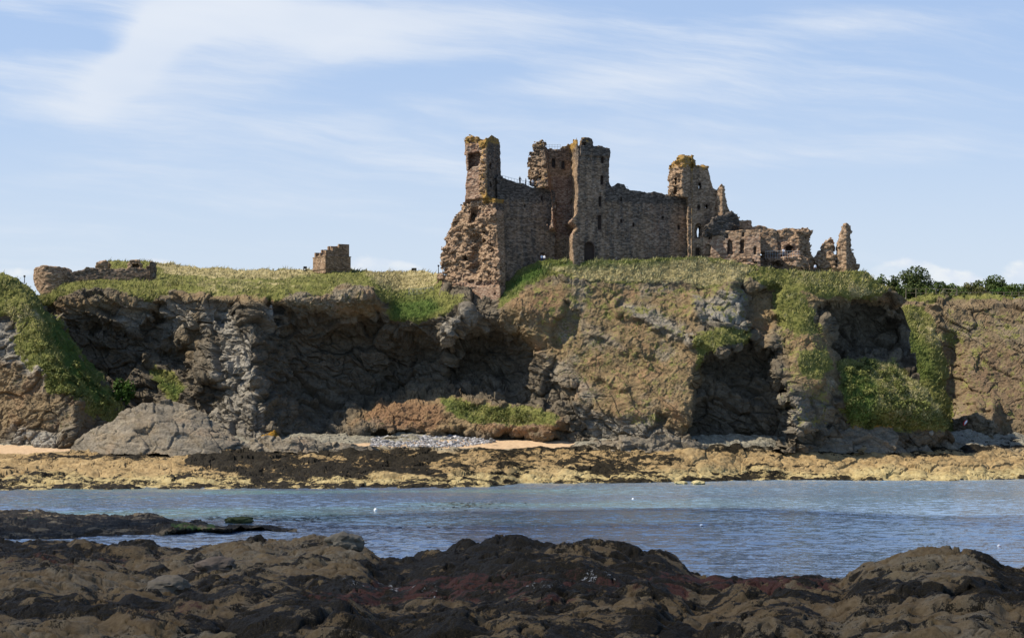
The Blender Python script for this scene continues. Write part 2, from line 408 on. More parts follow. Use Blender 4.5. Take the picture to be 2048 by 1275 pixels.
M_IRON = plain('galvanised rail', (.30, .31, .31), .5, .1)
M_DARK = plain('dark timber', (.030, .026, .022), .8)

def m_leaf(name, lo, hi):
    m, g, b = mat_new(name, 0.7, 0.15)
    n = g.new('ShaderNodeAttribute', {'attribute_name': 'A'})
    s = g.new('ShaderNodeSeparateColor', None, Color=n.outputs['Color'])
    c = g.mix(s.outputs[0], lo, hi); g.put(b.inputs['Base Color'], c)
    tr = g.nt.nodes.new('ShaderNodeBsdfTranslucent'); g.put(tr.inputs[0], c)
    mx = g.nt.nodes.new('ShaderNodeMixShader'); mx.inputs[0].default_value = 0.22
    g.nt.links.new(b.outputs[0], mx.inputs[1]); g.nt.links.new(tr.outputs[0], mx.inputs[2])
    g.nt.links.new(mx.outputs[0], g.nt.nodes['Material Output'].inputs[0])
    return m
def m_grass():
    m, g, b = mat_new('grass blades', 0.85, 0.1)
    c = g.new('ShaderNodeAttribute', {'attribute_name': 'A'}).outputs['Color']
    g.put(b.inputs['Base Color'], c); return m
M_GRASS = m_grass()
M_BARK = plain('bark', (.075, .058, .042), .9)

# ------------------------------------------------------------------ sheets of land
def blur(a, k):
    if k < 1: return a
    for ax in (0, 1):
        p = [(0, 0), (0, 0)]; p[ax] = (k, k)
        c = np.cumsum(np.pad(a, p, mode='edge'), axis=ax); c = np.insert(c, 0, 0, axis=ax)
        n = a.shape[ax]; w = 2 * k + 1
        c = np.take(c, np.arange(w, n + w), axis=ax) - np.take(c, np.arange(0, n), axis=ax)
        a = c / w
    return a
def normals(P):
    du = np.gradient(P, axis=1); dv = np.gradient(P, axis=0)
    n = np.cross(du, dv); n /= np.linalg.norm(n, axis=-1, keepdims=True) + 1e-9
    return n
def pmask(PX, PY, polys, soft=14.0):
    """soft union of polygons given in photo pixels"""
    r = np.zeros(np.shape(PX))
    for p in polys:
        v = 1.0
        if isinstance(p, tuple) and isinstance(p[1], float): p, v = p
        r = np.maximum(r, v * sstep(-sdpoly(PX, PY, p), -soft, soft))
    return r
def rock_disp(X, Y, Z, seed, dip=0.35):
    """blocky, bedded rock relief in metres (outwards positive)"""
    wx = fbm(X, Y, Z, 7, 2, seed + 40) * 2.0
    s = Z + dip * X + wx
    bed = gnoise(s / 1.7, X / 26, Y / 26, seed + 3) * 0.55 + gnoise(s / 0.75, X / 14, Y / 14, seed + 4) * 0.30
    f1, f2, cid = voro(X / 5.5, Y / 5.5, s / 4.0, seed + 1)
    d = (cid - .5) * 2.5 - 0.40 * sstep(f2 - f1, .10, 0)
    f1, f2, cid = voro(X / 2.1 + wx * .2, Y / 2.1, s / 1.3, seed + 2)
    d += (cid - .5) * 1.05 - 0.18 * sstep(f2 - f1, .12, 0)
    f1, f2, cid = voro(X / .85, Y / .85, s / .6, seed + 5)
    d += (cid - .5) * 0.36
    d += fbm(X, Y, Z, 11, 3, seed + 7) * 2.9 + bed + fbm(X, Y, Z, 1.6, 3, seed + 9) * .35
    return d
def soil_disp(X, Y, Z, seed):
    d = fbm(X, Y, Z, 9, 3, seed) * 1.7 + fbm(X, Y, Z * .5, 3.2, 4, seed + 3) * .50 + fbm(X, Y, Z, .7, 4, seed + 6) * .30
    f1, f2, c = voro(X / 1.1, Y / 1.1, (Z + .35 * X) / .8, seed + 7)
    q = Z + .75 * X + fbm(X, Y, Z, 12, 2, seed + 12) * 5; w = np.clip(fbm(X, Y, Z, 14, 2, seed + 13) * 2.2 + .35, 0, 1)
    d += w * (np.abs((q / 4.2) % 1 - .3) * 1.5 + gnoise(q / 1.5, Y / 20, (Z - X) / 14, seed + 14) * .45)
    return d + (c - .5) * .26 + np.clip(fbm(X + .5 * Z, Y, Z - .5 * X, 3.5, 3, seed + 8, ridged=True) - .45, 0, 1) * .8
def soft_disp(X, Y, Z, seed):
    return fbm(X, Y, Z, 5, 3, seed) * 0.9 + fbm(X, Y, Z, 1.1, 3, seed + 5) * 0.42

LANDS = {}      # name -> data used to scatter grass
def sheet(name, cols, base, sky, nrow, Yfun, masks, rockf, seed, back=None, mat=None, dip=.35, power=1.0, disp=None):
    """cols: photo columns; base/sky: photo row of foot and crest per column; the crest then runs back over the land"""
    nc = len(cols); t = np.linspace(0, 1, nrow) ** power
    PXg = np.repeat(cols[None, :], nrow, 0)
    PYg = base(cols)[None, :] * (1 - t[:, None]) + sky(cols)[None, :] * t[:, None]
    Yg = Yfun(PXg, PYg)
    X, Y, Z = W(PXg, PYg, Yg); P = np.stack([X, Y, Z], -1)
    N = normals(P); N *= -np.sign(N[..., 1:2] + 1e-9) * np.sign(np.median(-N[..., 1]) * 0 + 1)
    flip = np.median(np.cross(np.gradient(P, axis=1), np.gradient(P, axis=0))[..., 1]) > 0
    A, B = masks(PXg, PYg, X, Y, Z)
    rk = rockf(PXg, PYg, A, B) if rockf else 0.0
    if disp: d = disp(X, Y, Z, A, B)
    else:
        gr, so = np.clip(A[..., 0] * 1.1, 0, 1), np.clip(A[..., 1], 0, 1)
        d = rock_disp(X, Y, Z, seed, dip) * rk * (1 - so * .75) + soil_disp(X, Y, Z, seed + 30) * so * (1 - gr) + soft_disp(X, Y, Z, seed + 60) * gr
    if name in ('shore', 'reef'): P[..., 2] += d
    else: P = P + N * d[..., None]
    if back:
        rows = []; ra = []
        for dy, dz in back:
            q = P[-1].copy(); q[:, 0] += (q[:, 0]) * dy / 430.0; q[:, 1] += dy
            if name == 'cliff': q[:, 0] -= dy * .75 * sstep(q[:, 0], 55, 75)
            q[:, 2] += dz + fbm(q[:, 0], q[:, 1], q[:, 1] * 0, 9, 3, 5) * 0.6 * (dy > 0.5)
            rows.append(q)
        P = np.concatenate([P, np.array(rows)], 0)
        A = np.concatenate([A] + [A[-1:]] * len(back), 0); B = np.concatenate([B] + [B[-1:]] * len(back), 0)
    nr = P.shape[0]
    o = put(name, P.reshape(-1, 3), grid_faces(nr, nc, flip), mat or M_LAND, None, mat is M_NEAR,
            {'A': A.reshape(-1, 4), 'B': B.reshape(-1, 4)})
    tag(o, kind='structure')
    LANDS[name] = (P, A, B)
    return o
def AB(PX, **k):
    z = np.zeros(PX.shape)
    f = lambda n: k.get(n, z) * np.ones(PX.shape)
    return (np.stack([f('a'), f('b'), f('c'), f('d')], -1), np.stack([f('e'), f('f'), f('g'), f('h')], -1))

# ---- the headland that carries the castle
ROWS = [905, 860, 820, 780, 740, 700, 660, 620, 590, 560, 540, 505]
CTRL = {
  -120: [398,402,404,406,408,410,412,413,414,420,440,455],
  60: [398,403,405,407,409,410,411,411,411,418,440,452],
  150: [398,404,408,410,411,411,410,410,408,414,436,448],
  230: [401,408,410.5,411,412,412,411,409,407,413,434,446],
  300: [399,406,408.5,410,412,411,410,409,406,412,434,446],
  380: [395,401,402.5,403,405,406,406,406,405,412,438,450],
  440: [387,392,395,398,399,400,402,403,403,412,440,452],
  490: [385,388,390,392,393,395,398,401,402,412,440,452],
  512: [385,387,389,391,393,395,398,400,402,411,440,452],
  550: [388,392,396,400,403,405,405,403,401,410,440,452],
  620: [397,399,402,406,408,408,407,402,400,409,440,452],
  700: [398,400,405,410,411,411,409,403,400,408,438,452],
  755: [399,401,406,411,412,411,409,405,402,414,438,452],
  800: [399,402,406,411,413,412,405,407,415,436,450,462],
  850: [399,401,404,409,412,411,404,405,411,432,448,462],
  885: [398,401,403,408,410,407,401,401.5,407,416,434,450],
  905: [398,401,404,409,410,406,400,400.5,405,414,428,440],
  940: [398,400,403,408,411,412,406,401.5,405,412,422,430],
  1000: [397,398,401,405,408,409,405,400.5,404,409,412,418],
  1055: [397,397,398,401,402,401,399,398,400,404,405.5,407.5],
  1130: [391,392,392,394,396,397,398,399,400,401.4,402.6,404.2],
  1250: [388,388,389,391,393,395,397,399,401,401.4,402.6,404.2],
  1340: [387,387,387,389,391,393,395,398,400,401.4,402.6,404.2],
  1385: [386,386,386,388,390,392,394,397,400,401.4,402.6,404.2],
  1440: [386,386,386,388,390,391,393,397,400,401.4,402.6,404.2],
  1500: [387,388,388,390,392,393,396,398,400,401.4,402.6,404.2],
  1560: [388,389,389,391,393,395,397,399,400,401.4,402.6,404.2],
  1600: [388,388,388,390,392,393,395,397,399,400.4,402.6,404.2],
  1645: [394,393,391,391,393,395,397,398,400,400.4,402.6,404.2],
  1685: [396,396,391,393,397,402,405,403,400,401.4,402.6,404.2],
  1740: [396,397,392.5,395,399,405,409,405,400,401.4,402.6,404.2],
  1790: [397,399,393,396,401,407,411,408,402,402.4,403.6,405.2],
  1850: [399,396,395,398,403,410,416,418,414,414,416,420],
  1910: [402,400,400,404,410,416,420,422,420,420,420,424],
}
rx = np.arange(-130, 1913, 2.0); ry = np.arange(480, 921, 2.0)
RX, RY = np.meshgrid(rx, ry)
def ctrl_map():
    ks = sorted(CTRL); rr = np.array(ROWS[::-1], float)
    colsY = np.array([np.interp(ry, rr, CTRL[k][::-1]) for k in ks])     # (ncol, nrow)
    M = np.array([np.interp(rx, ks, colsY[:, j]) for j in range(len(ry))])
    M = blur(blur(M, 5), 5)
    WX = RX + fbm(RX, RY, RX * 0, 60, 4, 601, .6) * 44; WY = RY + fbm(RX, RY, RX * 0, 50, 4, 602, .6) * 36
    def carve(poly, depth, soft):
        return depth * sstep(-sdpoly(WX, WY, poly), -soft, soft)
    # cave on the right of the slope
    M += carve([(1398,900),(1392,860),(1398,800),(1385,770),(1405,735),(1440,712),(1478,692),(1520,688),(1548,705),(1556,760),(1572,830),(1580,872),(1540,905)], 9.0, 9)
    M += carve([(1484,560),(1545,575),(1560,640),(1538,690),(1500,668),(1490,620)], 3.4, 10)
    # alcove in the middle
    M += carve([(915,715),(940,682),(985,662),(1030,672),(1058,700),(1052,745),(1030,775),(985,775),(930,790),(890,770)], 4.5, 9)
    # hollow and notches on the left cliff
    M += carve([(290,718),(330,700),(380,690),(392,705),(368,745),(330,738)], 4.0, 6)
    M += carve([(320,602),(338,600),(325,660),(300,690),(283,678),(305,640)], 3.0, 5)
    M += carve([(160,640),(240,655),(280,680),(200,668)], 2.5, 6)
    M += carve([(430,610),(470,612),(478,640),(440,650)], 2.0, 6)
    M += carve([(400,760),(470,745),(520,780),(490,800),(430,830),(405,810)], 3.5, 8)
    # overhang below the rim on the right
    M += carve([(1650,612),(1700,598),(1770,604),(1800,640),(1795,700),(1720,712),(1665,700)], 4.5, 8)
    M += carve([(1612,812),(1680,700),(1690,800),(1700,860),(1640,870)], 3.0, 10)
    # swellings: earth bank and boulder on the beach, rock noses
    M -= carve([(700,850),(740,812),(800,792),(880,790),(950,800),(1040,806),(1110,822),(1135,850),(1100,868),(900,872),(720,872)], 4.5, 16)
    M -= carve([(932,808),(940,768),(965,758),(1000,770),(1025,800),(1000,812)], 3.0, 6)
    M -= carve([(885,690),(900,640),(925,622),(938,650),(925,690)], 2.5, 8)
    M -= carve([(545,870),(555,825),(566,870)], 3.0, 5)
    M -= carve([(1370,290+370),(1500,660),(1500,690),(1420,700)], 1.5, 8)
    M -= carve([(1575,690),(1640,680),(1675,740),(1690,800),(1680,850),(1590,860),(1560,760)], 2.2, 12)
    for poly, dep, so in (([(1225,596),(1300,616),(1398,668),(1385,692),(1280,642),(1220,612)], -1.8, 6), ([(1378,585),(1440,575),(1492,578),(1496,655),(1440,652),(1388,640)], -1.8, 7),
                          ([(1070,792),(1110,778),(1152,772),(1150,802),(1090,804)], 2.4, 5), ([(1300,862),(1318,838),(1336,842),(1330,874)], 2.4, 5), ([(1130,600),(1150,640),(1140,700),(1118,690),(1112,640)], 1.3, 6),
                          ([(1172,840),(1185,812),(1196,818),(1190,850)], 1.8, 4), ([(1180,640),(1230,668),(1300,720),(1290,732),(1215,684),(1172,652)], -1.0, 5), ([(1190,735),(1260,770),(1250,782),(1180,748)], -.9, 5),
                          ([(380,655),(410,640),(418,720),(395,720)], 2.0, 5), ([(540,600),(556,610),(552,690),(536,680)], 1.6, 5), ([(770,665),(930,690),(905,790),(780,800)], 2.2, 12), ([(600,640),(760,640),(840,700),(760,840),(600,840),(560,760)], 2.0, 20)):
        M += carve(poly, dep, so)
    return blur(M, 1)
YMAP = ctrl_map()
def sample(M, px, py):
    fx = np.clip((px - rx[0]) / 2.0, 0, len(rx) - 1.001); fy = np.clip((py - ry[0]) / 2.0, 0, len(ry) - 1.001)
    i, j = fx.astype(int), fy.astype(int); a, c = fx - i, fy - j
    return (M[j, i] * (1 - a) + M[j, i + 1] * a) * (1 - c) + (M[j + 1, i] * (1 - a) + M[j + 1, i + 1] * a) * c
HEAD_SKY = curve([(-120,560),(40,575),(62,590),(100,590),(120,572),(150,560),(190,543),(215,523),(262,521),(310,527),(345,527),(420,537),(470,540),(560,537),
                  (610,541),(700,537),(722,541),(800,543),(870,545),(905,560),(1000,560),(1012,556),(1040,540),(1075,523),(1110,520),(1200,522),(1300,518),
                  (1400,514),(1440,517),(1490,529),(1560,540),(1700,543),(1735,545),(1757,560),(1782,578),(1800,594),(1808,625),(1812,660),(1824,718),(1850,768),(1880,828),(1905,880)])
GRASS = [[(95,598),(125,560),(215,515),(345,520),(560,530),(730,535),(790,560),(770,592),(745,578),(690,574),(640,590),(600,582),(560,600),(500,590),(430,588),(330,586),(300,602),(240,586),(180,578),(110,588)],
         [(700,530),(880,538),(885,585),(935,602),(905,612),(880,628),(860,640),(785,640),(775,610),(740,575)],
         [(990,615),(1005,590),(1075,515),(1400,505),(1560,530),(1740,538),(1775,575),(1765,592),(1700,600),(1650,592),(1610,585),(1560,588),(1510,560),(1430,575),(1330,560),(1260,572),(1180,558),(1110,556),(1060,575),(1020,600)],
         [(1548,575),(1600,575),(1625,620),(1640,665),(1600,668),(1560,652),(1545,610)],
         [(1390,665),(1440,655),(1502,662),(1495,684),(1440,694),(1405,715),(1388,740)],
         [(1668,720),(1720,716),(1790,720),(1850,775),(1900,860),(1700,865),(1690,800)],
         ([(1590,700),(1650,690),(1662,740),(1640,765),(1600,760)], .75),
         [(878,792),(930,800),(1000,812),(1060,812),(1120,832),(1110,848),(1000,848),(940,846),(890,820)],
         ([(300,738),(345,740),(372,775),(352,805),(330,790)], .9),
         ([(1050,640),(1380,640),(1380,800),(1250,860),(1150,760)], .33), ([(1060,560),(1500,560),(1500,655),(1300,640),(1060,650)], .40), ([(1545,640),(1650,650),(1680,860),(1570,860)], .36),
         ([(1290,820),(1330,830),(1320,850),(1280,848)], .6)]
SOIL = [[(90,600),(300,590),(740,580),(770,620),(735,640),(620,618),(520,612),(420,598),(300,610),(120,625)],
        [(1000,600),(1100,560),(1480,575),(1400,640),(1395,760),(1385,870),(1280,860),(1150,800),(1050,690),(1010,640)],
        [(1500,570),(1760,585),(1800,610),(1760,612),(1640,606),(1560,640),(1530,690),(1500,650)],
        [(700,850),(740,805),(880,785),(1130,830),(1130,865),(900,868)],
        [(1560,660),(1650,660),(1690,780),(1640,800),(1580,760)], ([(280,590),(400,590),(400,650),(390,720),(375,720),(340,620)], .5)]
STRAW = [[(300,515),(560,535),(700,532),(560,560),(330,550)], [(720,530),(880,540),(870,570),(820,582),(760,575)],
         [(1080,532),(1300,522),(1420,518),(1500,535),(1500,570),(1300,568),(1150,556)], ([(1690,560),(1760,580),(1700,600)], .7),
         ([(340,560),(480,552),(640,570),(420,590)], .45), ([(1560,545),(1740,550),(1740,570),(1600,570)], .35), ([(1720,720),(1800,730),(1890,830),(1780,840)], .45)]
LUSH = [([(780,600),(860,592),(880,612),(860,636),(785,640)], .9), [(1005,596),(1030,560),(1075,522),(1110,535),(1060,570)], ([(1075,518),(1300,518),(1420,512),(1300,530),(1110,540)], .55),
        ([(740,560),(790,585),(860,595),(790,610)], .6), ([(1680,740),(1720,745),(1760,780),(1740,850),(1700,850)], .8), ([(300,745),(372,775),(352,805)], .7), ([(860,795),(930,805),(960,845),(900,830)], .5)]
PALE = [[(230,612),(300,602),(300,650),(250,655)], [(330,605),(392,606),(385,655),(320,665)], [(405,610),(470,605),(470,680),(410,660)], [(430,690),(500,660),(512,760),(470,830),(430,760)],
        [(525,620),(556,615),(556,660),(530,670)], [(1380,590),(1490,580),(1488,660),(1400,640)], [(1225,594),(1300,612),(1400,668),(1385,694),(1280,646)], ([(1075,700),(1150,735),(1215,790),(1180,800),(1100,760)], .7), ([(1130,625),(1200,650),(1260,700),(1180,690)], .6), ([(1150,820),(1290,840),(1380,870),(1180,880)], .8), ([(880,640),(940,620),(1000,660),(930,680),(890,690)], .8),
        ([(1560,790),(1640,780),(1680,860),(1570,870)], .45), ([(390,830),(520,760),(530,880),(400,880)], .6)]
def head_masks(PX, PY, X, Y, Z):
    wob = fbm(X, Y, Z, 6, 3, 77) * 14
    gx, gy = PX + wob, PY + fbm(X, Y, Z, 5, 3, 78) * 12
    gr = pmask(gx, gy, [(p if isinstance(p, tuple) else (p, 1.0)) for p in GRASS], 15)
    gr = np.maximum(gr, sstep(HEAD_SKY(PX) + 22 - PY, -8, 8) * (PX < 1740) * ((PX < 880) | (PX > 1010)))
    pale = pmask(gx, gy, [(p if isinstance(p, tuple) else (p, 1.0)) for p in PALE], 10)
    return AB(PX, a=gr, b=pmask(gx, gy, [(p if isinstance(p, tuple) else (p, 1.0)) for p in SOIL], 14) * (1 - .75 * pale),
              c=pmask(gx, gy, [(p if isinstance(p, tuple) else (p, 1.0)) for p in STRAW], 12),
              d=pmask(gx, gy, [(p if isinstance(p, tuple) else (p, 1.0)) for p in PALE], 10) * .85,
              g=pmask(gx, gy, [(p if isinstance(p, tuple) else (p, 1.0)) for p in LUSH], 12),
              h=pmask(gx, gy, [([(710,850),(760,800),(870,800),(900,840),(860,862)], 1.0), ([(960,850),(1060,845),(1130,850),(1120,866),(960,866)], 1.0), ([(1060,575),(1130,585),(1110,640),(1060,620)], .6), ([(1770,580),(1800,600),(1790,625),(1760,605)], .9), ([(1560,568),(1520,590),(1500,640)], .3)], 12))
head_cols = np.arange(-120, 1905, 1.6)
def head_rock(PX, PY, A, B):
    rk = 1 - np.maximum(A[..., 0], 0) * 0.97
    smooth_mid = pmask(PX, PY, [([(1060,590),(1370,590),(1380,800),(1300,860),(1180,800),(1100,700)], 1.0)], 40)
    return rk * (1 - 0.35 * smooth_mid)
sheet('cliff', head_cols, lambda x: x * 0 + 905, HEAD_SKY, 270, lambda a, b: sample(YMAP, a, b), head_masks, head_rock, 1,
      back=[(1.5, .1), (5, .1), (12, .1), (30, 0), (80, -1), (200, -3)])

# ---- left headland, nearer
L_SKY = curve([(-260,505),(-120,515),(0,543),(14,548),(34,558),(54,568),(75,594),(92,612),(112,628),(128,652),(145,685),(172,716),(205,748),(222,775),(240,806),(256,842),(262,868),(266,890)])
L_RIDGE = curve([(500,-60),(545,10),(570,34),(600,52),(640,66),(680,82),(720,104),(760,128),(800,148),(850,142),(900,142)])
def left_Y(PX, PY):
    r = L_RIDGE(PY); d = (PX - r) * 0.1
    lean = (890 - PY) * 0.1 * 0.42
    edge = np.clip((L_SKY(PX) + 26 - PY) / 26, 0, 1) ** 2 * 5.0
    return 377 + lean + np.where(d > 0, np.sqrt(d * d + 1.0) - 1.0, 0) * 1.75 + np.where(d < 0, -d * 0.32, 0) + edge
def left_masks(PX, PY, X, Y, Z):
    gx, gy = PX + fbm(X, Y, Z, 6, 4, 71) * 60, PY + fbm(X, Y, Z, 4, 4, 72) * 45
    gr = pmask(gx, gy, [([(-260,500),(0,535),(60,560),(110,620),(170,705),(235,800),(215,815),(150,800),(95,775),(55,735),(35,700),(45,660),(20,640),(-30,640),(-80,620),(-260,580)], .82),
                        ([(120,640),(220,760),(255,840),(230,860),(190,830),(150,800)], .72)], 10)
    return AB(PX, a=gr, b=pmask(gx, gy, [([(0,700),(60,760),(200,830),(150,860),(60,850),(-100,860),(-200,700)], .75)], 25),
              c=pmask(gx, gy, [([(0,600),(60,610),(80,650),(20,650)], .5)], 20),
              d=pmask(gx, gy, [([(-50,620),(40,660),(80,740),(100,790),(40,740),(0,680)], .9), ([(0,850),(60,856),(130,868),(120,895),(0,895)], 1.0)], 12),
              g=pmask(gx, gy, [([(85,610),(160,700),(235,800),(180,800),(130,740),(95,680)], .9), ([(60,690),(140,760),(220,800),(140,800),(70,740)], .35)], 14))
sheet('hill', np.arange(-260, 267, 1.6), lambda x: x * 0 + 905, L_SKY, 250, left_Y, left_masks,
      lambda px, py, A, B: 0.95 * (1 - A[..., 0] * .93), 21, back=[(2, -.4), (6, -2), (14, -6), (20, -22)], dip=-.2)

# ---- right cliff, farther off
R_SKY = curve([(1700,585),(1790,590),(1830,592),(1900,590),(2048,592),(2400,590)])
def right_Y(PX, PY):
    t = (900 - PY) * 0.108
    y = 418 + t * 0.62
    y += 4.5 * np.exp(-((PX - 1905) / 28.0) ** 2) * sstep(PY, 640, 720)          # gully
    y -= 5.0 * np.exp(-((PX - 1960) / 36.0) ** 2) * sstep(PY, 770, 840)          # stack at the foot
    y -= 3.0 * np.exp(-((PX - 1986) / 9.0) ** 2) * sstep(PY, 795, 812)
    y += np.clip((1890 - PX) * .1, -30, 0) * 0.22
    return y + np.clip((612 - PY) / 20, 0, 1) * 3
def right_masks(PX, PY, X, Y, Z):
    gx, gy = PX + fbm(X, Y, Z, 6, 3, 171) * 16, PY + fbm(X, Y, Z, 5, 3, 172) * 14
    gr = pmask(gx, gy, [([(1700,600),(1850,612),(1880,660),(1895,720),(1900,770),(1915,870),(1800,870),(1700,700)], .85),
                        ([(1700,575),(2400,575),(2400,603),(1700,600)], .8), ([(1860,650),(1940,680),(1900,700)], .6), ([(1890,620),(2060,610),(2060,840),(1900,830)], .36)], 10)
    return AB(PX, a=gr, b=pmask(gx, gy, [([(1800,596),(2400,596),(2400,900),(1900,880),(1890,760),(1840,650)], .58)], 10),
              c=pmask(gx, gy, [([(1820,620),(1900,640),(1890,720),(1850,690)], .5)], 20),
              d=pmask(gx, gy, [([(2000,650),(2060,640),(2060,690),(2010,690)], .6), ([(1900,650),(1960,640),(1950,672),(1910,680)], .7), ([(1900,815),(1935,810),(1930,850),(1905,850)], .5)], 10),
              g=pmask(gx, gy, [([(1800,640),(1850,690),(1880,760),(1820,760)], .6)], 14), h=pmask(gx, gy, [([(1900,700),(2300,690),(2300,830),(1940,820)], .6), ([(1960,600),(2100,600),(2100,680)], .45)], 30))
sheet('hillside', np.arange(1700, 2400, 1.9), lambda x: x * 0 + 905, R_SKY, 210, right_Y, right_masks,
      lambda px, py, A, B: 0.95 * (1 - A[..., 0] * .9) + .05, 31, back=[(4, .1), (15, .3), (60, .5), (300, .5)])

# ---- far shore: rock platform below the cliffs
FS_W = curve([(-300,980),(0,978),(200,976),(480,975),(700,975),(980,972),(1040,966),(1300,964),(1500,960),(1900,960),(2048,957),(2400,957)])
def fs_Y(PX, PY):
    w = FS_W(PX); yw = F_PX * CAM_H / (w - HOR)
    top = np.interp(PX, [0, 500, 1000, 1400, 2048], [388, 388, 394, 388, 412])
    t = np.clip((w - PY) / (w - 880), -.3, 1.35)
    return yw + (top - yw) * t
def fs_masks(PX, PY, X, Y, Z):
    n1 = fbm(X, Y, Z, 9, 4, 201); n2 = fbm(X, Y, Z, 2.2, 4, 202)
    gx, gy = PX + n1 * 60, PY + n2 * 8
    weed = .42 + n1 * .65 + n2 * .6 + fbm(X, Y, Z, 1.0, 3, 205) * .35 + fbm(PX / 90 + n1, (PY + n1 * 12) / 7, PX * 0, 1.0, 3, 206) * .75
    weed += .45 * pmask(gx, gy, [([(330,905),(520,900),(1100,897),(900,915),(860,930),(880,950),(520,962),(470,945),(400,935)], 1.0), ([(1040,893),(1500,893),(2400,893),(2400,905),(1500,903),(1040,900)], .85),
                                ([(60,915),(300,905),(330,915),(100,925)], .8), ([(1500,925),(1740,945),(1720,958),(1480,955)], .5), ([(1200,925),(1330,930),(1300,955),(1180,950)], .4)], 7)
    weed -= .38 * pmask(gx, gy, [([(0,915),(300,920),(330,960),(0,940)], 1.0), ([(1350,905),(2400,905),(2400,950),(1800,960),(1560,930),(1400,950)], .8)], 10)
    weed = np.where(PY < 893, weed - .35, weed)
    weed += .25 * sstep(PY, FS_W(PX) - 7, FS_W(PX) - 1)
    grey = sstep(PY + n1 * 9, 905, 892)
    yel = sstep(PY + n1 * 20, FS_W(PX) - 34, FS_W(PX) - 12) * .8
    sand = np.maximum(pmask(PX, PY + n1 * 3, [([(700,888),(1000,876),(1150,880),(1148,896),(1000,898),(860,893),(720,893)], 1.0), ([(-300,886),(110,892),(160,898),(60,905),(-300,912)], 1.0)], 2.5), 0)
    return AB(PX, a=weed * (1 - sand), b=np.clip(-.2 + n1, 0, 1) * .3, c=yel, d=grey, e=np.clip(n2 - .33, 0, 1), g=sand)
def fs_disp(X, Y, Z, A, B):
    wx = fbm(X, Y, Z, 6, 2, 301) * 2
    f1, f2, c = voro((X + wx) / 5.5, Y / 6.0, Z / 6, 302)
    d = (0.62 - f1) * 1.5 + (c - .5) * .9
    f1, f2, c = voro((X + wx * .5) / 1.9, Y / 2.2, Z / 2, 303)
    d += (0.6 - f1) * .65 + (c - .5) * .35
    f1, f2, c = voro(X / .8, Y / .9, Z / .8, 304)
    d += (0.6 - f1) * .28
    d += fbm(X, Y, Z, 14, 3, 305) * 1.2 + fbm(X, Y, Z, .8, 3, 306) * .2
    sand = B[..., 2]
    return d * (1 - sand) * .70 + sand * .1 * fbm(X, Y, Z, 3, 2, 4)
sheet('rocky_shore', np.arange(-300, 2400, 1.9), lambda x: FS_W(x) + 14, lambda x: x * 0 + 868, 120, fs_Y, fs_masks, None, 41, mat=M_SHORE, disp=fs_disp)

# ---- near shore at the viewer's feet
N_TOP = curve([(-400,1072),(0,1076),(150,1074),(230,1086),(330,1092),(430,1079),(520,1074),(640,1073),(700,1077),(735,1092),(760,1110),(800,1113),(860,1101),(930,1087),(1000,1080),(1080,1077),(1160,1077),
               (1250,1088),(1320,1102),(1365,1126),(1400,1147),(1450,1143),(1495,1140),(1512,1135),(1590,1138),(1685,1150),(1702,1138),(1730,1122),(1790,1108),(1850,1102),(1930,1101),(1985,1113),(2010,1128),(2048,1130),(2450,1120)])
N_Y = curve([(-400,150),(0,150),(400,148),(640,140),(740,136),(860,130),(1080,126),(1300,122),(1400,118),(1500,112),(1680,108),(1850,102),(2048,100),(2450,98)])
def near_Y(PX, PY):
    top = N_TOP(PX); yc = N_Y(PX); zc = CAM_H - (top - HOR) * yc / F_PX
    t = np.clip((PY - top) / (1300 - top), 0, 1.3)
    z = zc + (2.3 - zc) * t
    z += 0.55 * np.sin(np.pi * np.clip(t, 0, 1)) * fbm(PX / 100, t * 3, PX * 0, 1.6, 3, 400) * 1.6
    z -= 0.22 * np.exp(-((PY - 1185 - .02 * (PX - 1700)) / 16.0) ** 2) * sstep(PX, 1650, 1760)       # hollow under the right dome
    z -= 0.25 * np.exp(-((PY - 1150) / 12.0) ** 2) * pmask(PX, PY, [([(760,1050),(1400,1050),(1400,1250),(760,1250)], 1.0)], 60)
    return F_PX * (CAM_H - z) / (PY - HOR)
